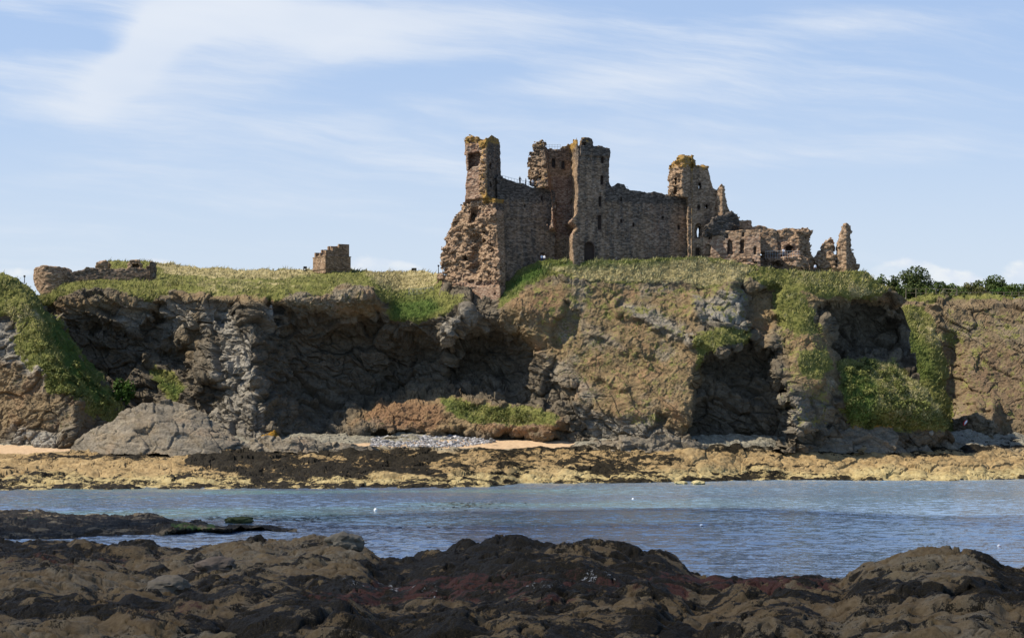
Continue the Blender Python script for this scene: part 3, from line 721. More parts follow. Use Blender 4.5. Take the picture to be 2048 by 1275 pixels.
def near_masks(PX, PY, X, Y, Z):
    n1 = fbm(X, Y, Z, 6, 4, 411); n2 = fbm(X, Y, Z, 1.4, 4, 412)
    gx, gy = PX + n1 * 90, PY + n2 * 26 + n1 * 14
    weed = .55 + n1 * 1.0 + n2 * .9 + fbm(X * .6 + Y * .8, X * .16 - Y * .12, X * 0, 1.1, 3, 415) * .5
    weed += .34 * pmask(gx, gy, [([(740,1110),(860,1095),(1000,1078),(1260,1085),(1400,1140),(1300,1150),(900,1160),(700,1150)], .9),
                                ([(-400,1070),(330,1086),(300,1100),(100,1100),(-400,1110)], .9), ([(560,1165),(760,1150),(1000,1190),(1200,1215),(900,1230),(600,1215)], .8),
                                ([(-100,1215),(200,1190),(560,1225),(600,1262),(300,1240),(0,1235)], .7), ([(1740,1160),(2100,1150),(2100,1205),(1850,1190)], 1.0),
                                ([(1100,1200),(1500,1190),(1750,1215),(1600,1235),(1300,1225)], .55), ([(680,1225),(900,1240),(1100,1275),(760,1275)], .7), ([(1380,1180),(1600,1165),(1760,1190),(1600,1200)], .45)], 16)
    weed -= .40 * pmask(gx, gy, [([(400,1082),(740,1080),(760,1120),(700,1150),(400,1140)], .9), ([(1000,1088),(1230,1092),(1220,1112),(1020,1108)], 1.0),
                                ([(1700,1140),(1760,1112),(1930,1103),(1990,1130),(1960,1160),(1740,1160)], 1.0), ([(0,1130),(380,1110),(400,1180),(150,1190),(0,1200)], .65), ([(1450,1230),(2100,1210),(2100,1300),(1450,1300)], .45),
                                ([(0,1235),(250,1220),(500,1240),(520,1300),(0,1300)], .6)], 16)
    red = pmask(gx, gy, [([(560,1180),(760,1140),(1000,1145),(1400,1142),(1500,1135),(1690,1150),(1640,1175),(1400,1180),(1100,1185),(800,1190),(640,1215)], .80),
                         ([(0,1090),(200,1095),(380,1110),(200,1130),(0,1125)], .6), ([(230,1200),(420,1210),(380,1245),(250,1240)], .5), ([(1050,1215),(1300,1205),(1400,1240),(1150,1245)], .32)], 18)
    white = pmask(gx, gy, [([(700,1155),(850,1165),(840,1185),(720,1170)], .42), ([(1050,1160),(1250,1150),(1260,1168),(1060,1178)], .36)], 8)
    green = np.clip(n2 * 1.6 - .35, 0, .55) * pmask(gx, gy, [([(760,1095),(860,1100),(1280,1115),(1400,1140),(1200,1150),(780,1140)], 1.0), ([(150,1125),(240,1130),(220,1150)], 1.0)], 16)
    return AB(PX, a=weed, b=red, c=np.clip(n1 - .1, 0, .5) * .5, d=np.clip(.18 + n2 * 1.1 + n1 * .4, 0, .6), e=green, f=white)
def near_disp(X, Y, Z, A, B):
    wx = fbm(X, Y, Z, 4, 2, 421) * 1.3
    a, c_ = X * .86 - Y * .22, X * .30 + Y * .8
    f1, f2, c = voro((a + wx) / 3.4, c_ / 3.4, Z / 4, 422)
    e = sstep(f2 - f1, 0, .30)
    d = (0.55 - f1 * f1) * .45 + (c - .25) * .75 * e - .12 * (1 - e)
    f1, f2, c = voro((a + wx * .6) / 1.2, c_ / 1.5, Z / 2, 423)
    e = sstep(f2 - f1, 0, .35)
    d += (0.5 - f1 * f1) * .16 + (c - .2) * .20 * e - .04 * (1 - e)
    f1, f2, c = voro(a / .45, c_ / .7, Z / 1, 424)
    d += (c - .3) * .07 * sstep(f2 - f1, 0, .4)
    p_, l_ = X * .6 + Y * .8 + wx * .6, X * .8 - Y * .6
    d = d * .72 + gnoise(p_ / 1.3, l_ / 9, 0 * X, 431) * .34 - .26 * sstep(1 - np.abs(gnoise(p_ / 1.9, l_ / 12, 0 * X, 432)) * 2.2, .82, 1.0)
    sw = (p_ / 2.3 + gnoise(l_ / 7, p_ / 9, 0 * X, 435) * .8) % 1.0
    d += np.where(sw < .82, sw / .82, (1 - sw) / .18) * .42 * np.clip(.6 + fbm(X, Y, Z, 8, 2, 436) * 2, 0, 1)
    weedy = np.clip(A[..., 0] + fbm(X, Y, Z, 1.4, 3, 427) * .5, 0, 1)
    d += fbm(X, Y, Z, .9, 3, 425) * (.03 + .12 * weedy) + fbm(X, Y, Z, 9, 3, 426) * .9
    d += (.5 - np.abs(fbm(X, Y, Z, .5, 4, 433, .6)) * 2) * .05 + fbm(X, Y, Z, .28, 3, 434) * (.02 + .10 * weedy)
    d -= .30 * sstep(1 - np.abs(fbm(X + wx, Y, Z, 2.6, 3, 437, .55)) * 3.2, .86, 1.0) + .06 * sstep(1 - np.abs(fbm(X, Y, Z, .9, 3, 438, .55)) * 3.2, .80, 1.0)
    return d * .85 - .36
def near_sheet():
    cols = np.arange(-250, 2301, 2.6)
    sheet('shore', cols, lambda x: x * 0 + 1330, N_TOP, 520, near_Y, near_masks, None, 51, mat=M_NEAR, disp=near_disp,
          back=[(1.0, -.3), (3, -1.2), (8, -3.5), (20, -6.0)])
near_sheet()

# ---- sea
def m_sea():
    m, g, b = mat_new('sea water', 0.10, 0.5)
    p = g.new('ShaderNodeNewGeometry').outputs['Position']
    s = g.new('ShaderNodeSeparateXYZ', None, Vector=p)
    n = g.noise(g.vm('MULTIPLY', p, (.016, .030, 0)), 1.0, 4, .55)
    shal = g.m('MULTIPLY', g.ss(n, .44, .66), g.ss(s.outputs[1], 150, 240))
    c = g.mix(shal, (.105, .150, .222), (.140, .235, .245))
    c = g.mix(g.m('MULTIPLY', g.ss(s.outputs[0], -20, 50), .85), c, (.190, .265, .345))  # lighter to the right: sky reflection and shallow sand put into the colour
    g.put(b.inputs['Base Color'], c)
    b.inputs['IOR'].default_value = 1.42
    def nz(sc, det): return g.vm('SUBTRACT', g.new('ShaderNodeTexNoise', None, Vector=g.vm('MULTIPLY', p, sc), Scale=1.0, Detail=det, Roughness=.6).outputs['Color'], (.5, .5, .5))
    gust = g.m('ADD', .35, g.m('MULTIPLY', g.noise(g.vm('MULTIPLY', p, (.018, .05, 0)), 1.0, 4), .9))
    sl = g.vm('ADD', g.vm('MULTIPLY', nz((1.1, 1.9, 1), 3.0), (.4, .55, 0)), g.vm('MULTIPLY', nz((5, 7, 1), 2.0), (.5, .6, 0)))
    sl = g.vm('MULTIPLY', sl, g.new('ShaderNodeCombineXYZ', None, X=gust, Y=gust, Z=0.0).outputs[0])
    g.put(b.inputs['Normal'], g.vm('NORMALIZE', g.vm('ADD', sl, g.new('ShaderNodeNewGeometry').outputs['Normal'])))
    return m
M_SEA = m_sea()
def sea():
    xs = np.concatenate([[-6000, -2000, -600, -200], np.arange(-105, 106, .4), [200, 600, 2000, 6000]])
    ys = np.concatenate([[-500, 0, 60], np.arange(96, 392, .28), [420, 800, 2500, 9000]])
    X, Y = np.meshgrid(xs, ys)
    gust = .6 + np.clip(fbm(X, Y, X * 0, 45, 3, 501) + .4, 0, 1.2)
    Z = (fbm(X * .55 + .3 * Y, Y, X * 0, 2.3, 3, 502, .6) * .18 + fbm(X * .7, Y + .15 * X, X * 0, 1.05, 2, 504, .6) * .10 + fbm(X * .8, Y - .2 * X, X * 0, 7, 2, 503) * .12) * gust
    Z *= ((np.abs(X) < 104) & (Y > 97) & (Y < 391))
    tag(put('sea', np.stack([X, Y, Z], -1).reshape(-1, 3), grid_faces(len(ys), len(xs)), M_SEA, None, True), kind='structure')
sea()
# ---- low reef standing in the water on the left
RF_TOP = curve([(-300,1010),(0,1019),(60,1017),(130,1022),(250,1027),(300,1024),(350,1040),(372,1042),(395,1036),(430,1049),(450,1052),(480,1047),(540,1049),(560,1054),(592,1056)])
def reef():
    cols = np.arange(-300, 596, 2.0)
    bot = curve([(-300,1100),(0,1092),(200,1080),(330,1078),(400,1066),(430,1062),(470,1060),(540,1059),(592,1058)])
    def ry_(PX, PY):
        t = (PY - RF_TOP(PX)) / np.maximum(bot(PX) - RF_TOP(PX), 1)
        z = 1.0 * np.sin(np.pi * np.clip(t * .70 + .30, 0, 1)) - .34 - .30 * sstep(PX, 380, 600)
        return F_PX * (CAM_H - z) / (PY - HOR)
    def masks(PX, PY, X, Y, Z):
        n2 = fbm(X, Y, Z, 2.2, 4, 432)
        gp = pmask(PX, PY, [([(340,1045),(440,1045),(420,1060),(340,1058)], .6), ([(40,1035),(110,1030),(100,1045),(40,1045)], .35)], 10)
        return AB(PX, a=.70 + n2 * 1.1, d=n2 * 0 + .4, e=gp + n2 * .4, c=n2 * 0)
    sheet('reef', cols, bot, RF_TOP, 60, ry_, masks, None, 61, mat=M_NEAR, disp=lambda X, Y, Z, A, B: near_disp(X, Y, Z, A, B) * .6,
          back=[(1, -.25), (4, -1.2), (9, -3)])
reef()

# ------------------------------------------------------------------ ruins as solid masonry
YC, SET_BACK = 403.6, 3.6
def ruin(name, outline, yf, depth, parent=None, holes=(), rough=0.10, rubble=None, lichen=None, red=None, stain_shade=None, h=0.17, seed=0, yb=None, carve=None, Yref=403.6, extra=None):
    """outline in photo pixels at distance Yref -> solid wall; yf(X, Z) its front, holes: (pixel polygon, depth or None = right through)"""
    k = Yref / F_PX
    toX = lambda px: (px - 1024) * k; toZ = lambda py: CAM_H - (py - HOR) * k
    pts = [(toX(a), toZ(b)) for a, b in outline]
    xs = [p[0] for p in pts]; zs = [p[1] for p in pts]
    X1 = np.arange(min(xs) - 1.2, max(xs) + 1.2, h); Z1 = np.arange(min(zs) - 1.2, max(zs) + 1.2, h)
    XX, ZZ = np.meshgrid(X1, Z1, indexing='ij')
    so = SET_BACK if Yref == YC else 0.0
    YF = (yf(XX, ZZ) if callable(yf) else XX * 0 + yf) + so
    YB = YF + depth if yb is None else (XX * 0 + yb + so)
    inside = sdpoly(XX, ZZ, pts)
    sel = inside < 1
    y0, y1 = YF[sel].min() - 1.2, YB[sel].max() + 1.2
    Y1 = np.arange(y0, y1, h)
    Y3 = Y1[None, :, None]
    gy = np.gradient(YF, h); cosf = 1 / np.sqrt(1 + np.clip(gy[0], -3, 3) ** 2 + np.clip(gy[1], -3, 3) ** 2)
    F3 = np.maximum(np.maximum(inside[:, None, :], (YF[:, None, :] - Y3) * cosf[:, None, :]), Y3 - YB[:, None, :])
    if extra is not None: F3 = extra(F3, X1[:, None, None], Y3, Z1[None, None, :], toX, toZ)
    for poly, dep in holes:
        hp = [(toX(a), toZ(b)) for a, b in poly]
        sd = sdpoly(XX, ZZ, hp)[:, None, :]
        F3 = np.maximum(F3, -(sd if dep is None else np.maximum(sd, Y3 - YF[:, None, :] - dep)))
    near = np.abs(F3) < 1.3
    I = np.argwhere(near)
    px, py, pz = X1[I[:, 0]], Y1[I[:, 1]], Z1[I[:, 2]]
    rb = np.clip(rubble(px, py, pz), 0, 1) if rubble else np.zeros(len(I))
    top = sstep(inside[I[:, 0], I[:, 2]], -.9, -.1)                    # broken wall heads
    rb = np.maximum(rb, .22 * top)
    f1, f2, cid = voro(px / .62, py / .62, pz / .36, seed + 5)
    g1, g2, gid = voro(px / 1.6, py / 1.6, pz / .8, seed + 6)
    d = (cid - .5) * (.05 + .48 * rb) + (gid - .5) * .80 * rb + fbm(px, py, pz, 1.2, 3, seed + 8) * (rough * .7 + .55 * rb) + fbm(px, py, pz, 5, 3, seed + 9) * (.05 + .8 * rb)
    F3[near] += d - .10 * rb
    F3[:, :, 0] = np.maximum(F3[:, :, 0], .01)
    F3 = np.pad(F3, 1, constant_values=1.0)
    V, Q = surface_nets(F3, (X1[0] - h, Y1[0] - h, Z1[0] - h), h)
    vx, vy, vz = V[:, 0], V[:, 1], V[:, 2]
    zero = np.zeros(len(V))
    ev = lambda f: np.clip(f(vx, vy, vz), 0, 1) if f else zero
    A = np.stack([ev(lichen), ev(red), ev(stain_shade), ev(rubble)], -1)
    if parent == 'top': parent = None
    return put(name, V, Q, M_STONE, parent, False, {'A': A})
def opening(name, poly, yfront, parent, dep=0.8, Yref=403.6, back=True, mat=None):
    """stone-lined opening: reveal and, unless one can see through, the dark wall behind"""
    yfront += SET_BACK
    k = Yref / F_PX; pts = [((a - 1024) * k, CAM_H - (b - HOR) * k) for a, b in poly]
    n = len(pts); cx = sum(p[0] for p in pts) / n; cz = sum(p[1] for p in pts) / n
    V = []; Fq = []
    for y in (yfront, yfront + dep):
        for s in (1.0, 1.16):
            for x, z in pts: V.append((cx + (x - cx) * s, y, cz + (z - cz) * s))
    for i in range(n):
        j = (i + 1) % n
        Fq += [[i, j, 2 * n + j, 2 * n + i], [n + j, n + i, 3 * n + i, 3 * n + j], [n + i, n + j, j, i], [2 * n + i, 2 * n + j, 3 * n + j, 3 * n + i]]
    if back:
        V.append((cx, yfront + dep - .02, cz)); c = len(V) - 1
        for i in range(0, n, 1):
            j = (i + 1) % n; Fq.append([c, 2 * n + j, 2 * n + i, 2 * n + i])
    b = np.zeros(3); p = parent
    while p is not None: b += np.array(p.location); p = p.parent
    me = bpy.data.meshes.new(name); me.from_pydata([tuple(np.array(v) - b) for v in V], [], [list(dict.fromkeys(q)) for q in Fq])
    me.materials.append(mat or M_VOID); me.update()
    return link(name, me, parent)
def rect(cx, cy, w, h_): return [(cx - w/2, cy + h_/2), (cx + w/2, cy + h_/2), (cx + w/2, cy - h_/2), (cx - w/2, cy - h_/2)]
def arch(cx, yb, w, h_, n=7):
    r = w / 2; yt = yb - h_ + r * 1.15
    return [(cx - r, yb), (cx + r, yb)] + [(cx + r * math.cos(math.pi * i / n), yt - 1.15 * r * math.sin(math.pi * i / n)) for i in range(n + 1)]
def X4(px): return (px - 1024) * YC / F_PX
def Z4(py): return CAM_H - (py - HOR) * YC / F_PX
def grow(px, py, pz, seed=1): return fbm(px, py, pz, 2.5, 3, seed)

castle = thing('castle', (20, 407, 43), 'large ruined red sandstone castle with broken towers and curtain walls on the cliff top', 'castle')

# -- broken corner tower on the left, its torn inside turned to the sun
def corner_yf(X, Z):
    base = 400.0 + 1.5 * 0
    zc = sstep(Z, Z4(440), Z4(365))
    xr = np.where(Z > Z4(396), X4(972), X4(992) + (Z4(434) - Z) * .06)
    left = (xr - X) * (0.62 + .28 * (1 - zc)); right = (X - xr) * 1.35
    y = base + 1.2 * zc + np.where(X < xr, left, right)
    # hollow rooms broken open
    hol = np.exp(-((X - X4(935)) / 1.3) ** 2) * sstep(Z, Z4(400), Z4(390)) * 0
    y += 2.4 * np.exp(-((X - X4(955)) / 1.5) ** 2) * sstep(Z, Z4(560), Z4(530)) * sstep(Z, Z4(455), Z4(470))
    y -= 0.7 * sstep(Z, Z4(568), Z4(572)) * (X < xr)
    return y
corner = ruin('corner_tower', [(865,598),(867,575),(871,553),(879,526),(880,505),(884,494),(891,466),(900,450),(911,431),(923,416),(930,398),(931,359),(935,338),(932,320),(932,297),(932,268),(940,267),(946,271),
    (960,274),(972,273),(983,267),(990,269),(997,272),(999,300),(1000,343),(1004,360),(1006,400),(1008,480),(1010,550),(1009,600)],
    corner_yf, 7.0, castle, yb=411.5,
    holes=[([(935,302),(960,299),(961,318),(956,330),(946,330),(936,338)], 2.6), ([(932,445),(934,418),(944,409),(957,410),(959,444)], 2.4), (rect(968,470,7,22), 1.5), (rect(984,494,8,18), 1.5), (rect(929,508,13,16), 1.6),
           (rect(980,329,3.2,12), 1.0), (rect(981,366,3.2,10), 1.0), (rect(942,586,4,4), .8), (rect(990,587,4,5), .8)],
    rubble=lambda x, y, z: (x < X4(994) + (Z4(434) - z) * .08) * sstep(z, Z4(575), Z4(566)) * np.where(z > Z4(398), np.where((x < X4(958)) & (z < Z4(296)), .16, np.where(x < X4(972), .75, .03)), .95),
    lichen=lambda x, y, z: sstep(z, Z4(300), Z4(272)) * .55 + .5 * (x < X4(975)) * (x > X4(957)) * (z > Z4(400)) * .7 + .75 * np.exp(-((z - Z4(398)) / .8) ** 2) * (x > X4(965)) + .12 * (z > Z4(470)),
    red=lambda x, y, z: .35 + .5 * (x < X4(960)) * (z > Z4(400)) + .35 * (z < Z4(560)), stain_shade=lambda x, y, z: .72 * (x > X4(974) + (Z4(400) - z) * (z < Z4(400)) * 1) * (z > Z4(420)), seed=100, h=.16)  # right face darkened: its shade is painted into the stone colour
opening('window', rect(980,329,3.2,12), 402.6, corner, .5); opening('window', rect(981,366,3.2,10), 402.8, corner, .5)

# -- left curtain wall
def wall1_yf(X, Z): return 404.3 + (X - X4(1050)) * .27
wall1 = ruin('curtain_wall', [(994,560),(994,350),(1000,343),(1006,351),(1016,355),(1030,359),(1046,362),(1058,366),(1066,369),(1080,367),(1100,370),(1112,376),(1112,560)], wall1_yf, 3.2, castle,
    holes=[(rect(1084,390,3,9), 1), (rect(1085,508,6,14), 1), (rect(1050,407,2.4,8), 1)], rough=.10,
    lichen=lambda x, y, z: .35 * sstep(z, Z4(376), Z4(364)), red=lambda x, y, z: .22 + 0 * x, stain_shade=lambda x, y, z: .62 * sstep(z, Z4(405), Z4(372)) + .62, seed=110,  # weathered wall head; the dark base below paints in the wall's shade
    extra=lambda F, X, Y, Z, tx, tz: F - .14 * np.exp(-((Z - tz(431)) / .22) ** 2) - .12 * np.exp(-((Z - tz(447)) / .2) ** 2))
for r_ in (rect(1084,390,3,9), rect(1085,508,6,14), rect(1050,407,2.4,8)): opening('window', r_, wall1_yf(X4(r_[0][0]), 0) + .02, wall1, .7)

# -- tall gatehouse tower in the middle, its left half torn open
def gate_yf(X, Z):
    y = 407.2 + (X - X4(1120)) * .27                                   # inner back wall of the torn half
    front = 400.4 + (X - X4(1190)) * .27
    e = X4(1150) + .12 * np.sin(Z * .9) - 1.3 * np.exp(-((Z - Z4(442)) / .9) ** 2) - 1.0 * sstep(Z, Z4(452), Z4(470))*1
    w = sstep(X, e - .55, e + .55)
    y = y + (front - y) * w
    # broken left wing, facing the sun
    lw = sstep(X4(1098) + (Z4(345) - Z) * .12 - X, -.5, .5) * sstep(Z, Z4(462), Z4(452))
    y = np.where(lw > 0, y + (402.2 + (X4(1098) - X) * .95 - y) * lw, y)
    y -= .35 * sstep(Z, Z4(314), Z4(311)) * (X > X4(1160))              # corbelled parapet
    return y
g_holes = [(rect(1205,319,5,12), 1.2), (rect(1204,359,5,18), 1.2), (rect(1200,402,5,20), 1.2), (rect(1199,444,6.5,28), 1.3), (arch(1178.5,524,20,41), 1.8),
           (rect(1094,326,7,13), 1.0), (rect(1108,317,7,17), 1.0), (rect(1128,320,6,15), 1.0), (rect(1112,403,5,14), 1.0), (rect(1082,353,9,12), 1.5), (rect(1168,288,8,6), 1.0)]
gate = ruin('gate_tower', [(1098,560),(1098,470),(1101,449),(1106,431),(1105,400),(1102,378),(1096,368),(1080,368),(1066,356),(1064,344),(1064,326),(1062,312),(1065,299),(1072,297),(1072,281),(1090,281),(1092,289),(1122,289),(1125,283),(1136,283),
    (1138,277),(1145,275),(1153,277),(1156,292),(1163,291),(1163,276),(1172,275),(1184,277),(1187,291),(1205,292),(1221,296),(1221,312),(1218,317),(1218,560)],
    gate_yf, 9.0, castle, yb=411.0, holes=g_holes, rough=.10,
    rubble=lambda x, y, z: np.maximum((x < X4(1096)) * (z > Z4(455)) * .95, np.exp(-((x - X4(1149)) / .5) ** 2) * (z > Z4(470)) * .6) + .35 * (x < X4(1140)) * (z < Z4(400)) * (z > Z4(480)),
    lichen=lambda x, y, z: .45 * sstep(z, Z4(300), Z4(282)) + .42 * (x < X4(1108)) * (x > X4(1084)) * (z > Z4(400)) * (z < Z4(340)) + .40 * np.exp(-((x - X4(1148)) / .8) ** 2) * (z > Z4(400)),
    red=lambda x, y, z: .25 + .65 * (x < X4(1146)) * (x > X4(1090)) * (z < Z4(345)) * (z > Z4(470)), stain_shade=lambda x, y, z: np.where(x > X4(1152), .58, .42) + .25 * sstep(z, Z4(330), Z4(300)), seed=120)  # front and torn recess darkened, their shade put into the colour
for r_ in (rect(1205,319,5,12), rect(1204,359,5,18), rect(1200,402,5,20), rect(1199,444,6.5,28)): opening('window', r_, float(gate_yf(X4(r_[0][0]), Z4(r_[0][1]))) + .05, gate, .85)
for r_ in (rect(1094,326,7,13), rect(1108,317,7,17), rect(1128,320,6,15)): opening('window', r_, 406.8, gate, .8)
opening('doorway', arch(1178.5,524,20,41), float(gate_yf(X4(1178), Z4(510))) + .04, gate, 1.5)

# -- right curtain wall
def wall2_yf(X, Z): return 403.0 + (X - X4(1300)) * .24
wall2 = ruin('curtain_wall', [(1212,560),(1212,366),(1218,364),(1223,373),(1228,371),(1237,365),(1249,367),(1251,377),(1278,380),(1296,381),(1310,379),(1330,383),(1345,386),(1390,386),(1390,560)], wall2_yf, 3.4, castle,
    holes=[(rect(1243,396,3,9), 1.0), (rect(1243,440,3,8), 1), (rect(1268,447,3,8), 1), (rect(1328,431,4,5), 1), (rect(1361,450,4,9), 1), (rect(1316,434,2.5,3), .8), (rect(1252,476,3,3), .8), (rect(1323,482,3,3), .8)], rough=.10,
    lichen=lambda x, y, z: .25 * sstep(z, Z4(390), Z4(380)), red=lambda x, y, z: .30 + .35 * np.exp(-((x - X4(1320)) / 2.5) ** 2), stain_shade=lambda x, y, z: .66 * sstep(z, Z4(408), Z4(384)) + .62, seed=130)  # dark base stands in for shade; the extra at the head is weathering
for r_ in (rect(1243,396,3,9), rect(1243,440,3,8), rect(1268,447,3,8), rect(1328,431,4,5), rect(1361,450,4,9)): opening('window', r_, float(wall2_yf(X4(r_[0][0]), 0)) + .02, wall2, .7)

# -- right-hand tower, two broken shafts side by side
def east_yf(X, Z):
    y = np.where(X < X4(1367), 401.4 + (X4(1367) - X) * .95, 401.4 + (X - X4(1367)) * .45)
    y = np.where(X > X4(1384), np.minimum(401.6 + .8 + (X - X4(1386)) * .25, 420), y)
    y = np.where((X > X4(1383.5)) & (X < X4(1386.5)), 401.9 - (X - X4(1385)) * .9, y)
    return y
e_holes = [([(1350,384),(1350,356),(1354,348),(1358,352),(1358,384)], 2.2), (rect(1402,368,4.6,12), None), (rect(1400,411,5,9), 1.2), (rect(1416,409,4.5,8), None),
           (arch(1399,474,14,31), 1.2), ([(1399,473),(1397,460),(1400,450),(1403,446),(1404,455),(1403,468)], None), (rect(1398,504,9,22), 1.5), (rect(1386,327,6,12), 1.5)]
east = ruin('ruined_tower', [(1378,560),(1378,392),(1346,387),(1343,360),(1343,339),(1350,328),(1356,319),(1362,312),(1368,309),(1380,310),(1387,314),(1390,318),(1391,331),(1404,329),(1410,327),(1417,328),(1420,336),(1423,342),(1424,354),
    (1430,370),(1436,375),(1439,380),(1440,433),(1440,560)], east_yf, 4.0, castle, yb=407.5, holes=e_holes, rough=.11,
    rubble=lambda x, y, z: np.maximum((x < X4(1366)) * (z > Z4(388)) * .55, sstep(z, Z4(336), Z4(328)) * .9),
    lichen=lambda x, y, z: .62 * sstep(z, Z4(344), Z4(326)) + .5 * np.exp(-((x - X4(1386)) / .3) ** 2) + .3 * np.exp(-((x - X4(1409)) / .5) ** 2) * (z > Z4(440)), red=lambda x, y, z: .18 + 0 * x,
    stain_shade=lambda x, y, z: np.where(x > X4(1368), .52, .12), seed=140)  # shaded side painted darker than the sunlit left face
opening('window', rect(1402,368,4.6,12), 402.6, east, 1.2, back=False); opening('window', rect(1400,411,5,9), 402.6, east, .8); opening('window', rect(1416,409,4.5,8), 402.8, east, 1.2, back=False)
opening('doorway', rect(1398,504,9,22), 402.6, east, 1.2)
def pier_yf(X, Z): return np.where(X < X4(1447), 401.9 + (X4(1447) - X) * .9, 401.9 + (X - X4(1447)) * .9)
ruin('wall_stub', [(1438,470),(1438,378),(1441,372),(1445,367),(1451,368),(1453,388),(1456,402),(1459,412),(1464,422),(1470,440),(1470,470)], pier_yf, 3.0, castle, rubble=lambda x, y, z: .35 * (x > X4(1450)), red=lambda x, y, z: .1 + 0 * x, lichen=lambda x, y, z: .12 + 0 * x, seed=150)

# -- roofless range to the right
rng = thing('ruined_hall', (50, 404, 41), 'long low roofless stone range with arched window holes, right of the tall castle', 'ruin')
def vault_yf(X, Z): return 401.7 + (X - X4(1440)) * .20
ruin('rear_wall', [(1409,469),(1412,458),(1418,449),(1432,436),(1448,432),(1455,426),(1466,422),(1473,427),(1480,437),(1483,437),(1506,438),(1508,450),(1514,450),(1522,447),(1532,448),(1540,452),(1557,458),(1560,500),(1483,500),(1483,469)],
     lambda X, Z: np.where(X < X4(1483), vault_yf(X, Z), 403.4 + (X4(1510) - X) * .12), 3.0, rng, rough=.18, rubble=lambda x, y, z: .55 * (x < X4(1482)) + .2, red=lambda x, y, z: .25 * (x > X4(1483)) + .1, stain_shade=lambda x, y, z: .7 * (x < X4(1482)) + .25, seed=160)
def hall_yf(X, Z):
    y = 398.9 + (X4(1526) - X) * .34
    y = np.where(X > X4(1521), 401.6 + (X4(1600) - X) * .42, y)
    y = np.where(X > X4(1600), 401.6 + (X - X4(1600)) * .7, y)
    low = sstep(Z, Z4(510), Z4(514)) * (X > X4(1526)) * (X < X4(1620))
    return y - 1.2 * low + .0
h_holes = [(arch(1419,510,11,25), 1.3), ([(1456,507),(1457,480),(1461,477),(1466,482),(1468,507)], 1.3), (arch(1485,507,9,29), 1.3), (arch(1510,510,6,17), 1.2), (arch(1455,474,5,9), .9), (arch(1487,473,4.5,9), .9),
           (rect(1423,471,6,9), .9), ([(1570,506),(1572,494),(1579,486),(1587,485),(1591,492),(1592,506)], 2.4), ([(1524,506),(1523,484),(1529,492),(1533,506)], 1.2), ([(1546,538),(1548,524),(1560,520),(1572,525),(1576,538)], 2.2), (arch(1511,534,10,14), 1.2),
           (rect(1549,504,5,4), 1.0), (rect(1556,504,3,4), 1.0), (rect(1554,478,4,5), .8), (rect(1488,522,12,8), 1.0)]
hall = ruin('front_wall', [(1400,545),(1402,500),(1402,472),(1407,464),(1430,462),(1455,461),(1481,460),(1526,460),(1530,461),(1545,458),(1557,460),(1569,458),(1582,456),(1594,455),(1606,457),(1622,457),(1624,466),(1622,480),(1622,500),(1630,508),(1634,516),(1632,560),(1400,560)],
    hall_yf, 2.2, rng, yb=405.6, holes=h_holes, rough=.16, rubble=lambda x, y, z: .12 + .75 * sstep(z, Z4(512), Z4(518)) * (x > X4(1440)) + .45 * (x > X4(1526)) + .4 * (x > X4(1598)),
    red=lambda x, y, z: .55 - .3 * sstep(z, Z4(475), Z4(465)) - .3 * (x > X4(1600)), lichen=lambda x, y, z: .10 * sstep(z, Z4(475), Z4(462)), stain_shade=lambda x, y, z: .3 * (x > X4(1530)) * sstep(z, Z4(512), Z4(516)), seed=170)
for r_ in h_holes[:6]: opening('window', r_[0], float(hall_yf(X4(r_[0][0][0]), Z4(500))) + .12, hall, 1.0)
opening('doorway', h_holes[7][0], float(hall_yf(X4(1582), Z4(495))) + .2, hall, 1.9)

# -- free-standing fragments at the end of the headland
def frag_yf(px, a, b, y0):
    return lambda X, Z: np.where(X < X4(px), y0 + (X4(px) - X) * a, y0 + (X - X4(px)) * b)
tag(ruin('wall_fragment', [(1606,555),(1610,535),(1626,514),(1639,510),(1648,495),(1657,482),(1664,475),(1671,477),(1674,495),(1676,510),(1680,530),(1680,555)], frag_yf(1672, .55, .9, 402.5), 2.2, 'top', rubble=lambda x, y, z: .75 + 0 * x, rough=.2, red=lambda x, y, z: .15 + 0 * x, seed=180),
    'jagged triangular rubble wall fragment left of the tall stone spike', 'ruin')
tag(ruin('wall_fragment', [(1678,555),(1680,520),(1680,505),(1681,490),(1683,476),(1688,460),(1691,447),(1696,444),(1701,447),(1706,456),(1706,468),(1703,482),(1703,498),(1710,500),(1716,512),(1720,524),(1727,545),(1727,555)],
    frag_yf(1695, .7, 1.1, 401.5), 2.4, 'top', rubble=lambda x, y, z: .30 + .5 * (x > X4(1704)), rough=.16, red=lambda x, y, z: .1 + 0 * x, lichen=lambda x, y, z: .1 + 0 * x, seed=190),
    'tall thin spike of standing masonry at the right end of the ruins', 'ruin')

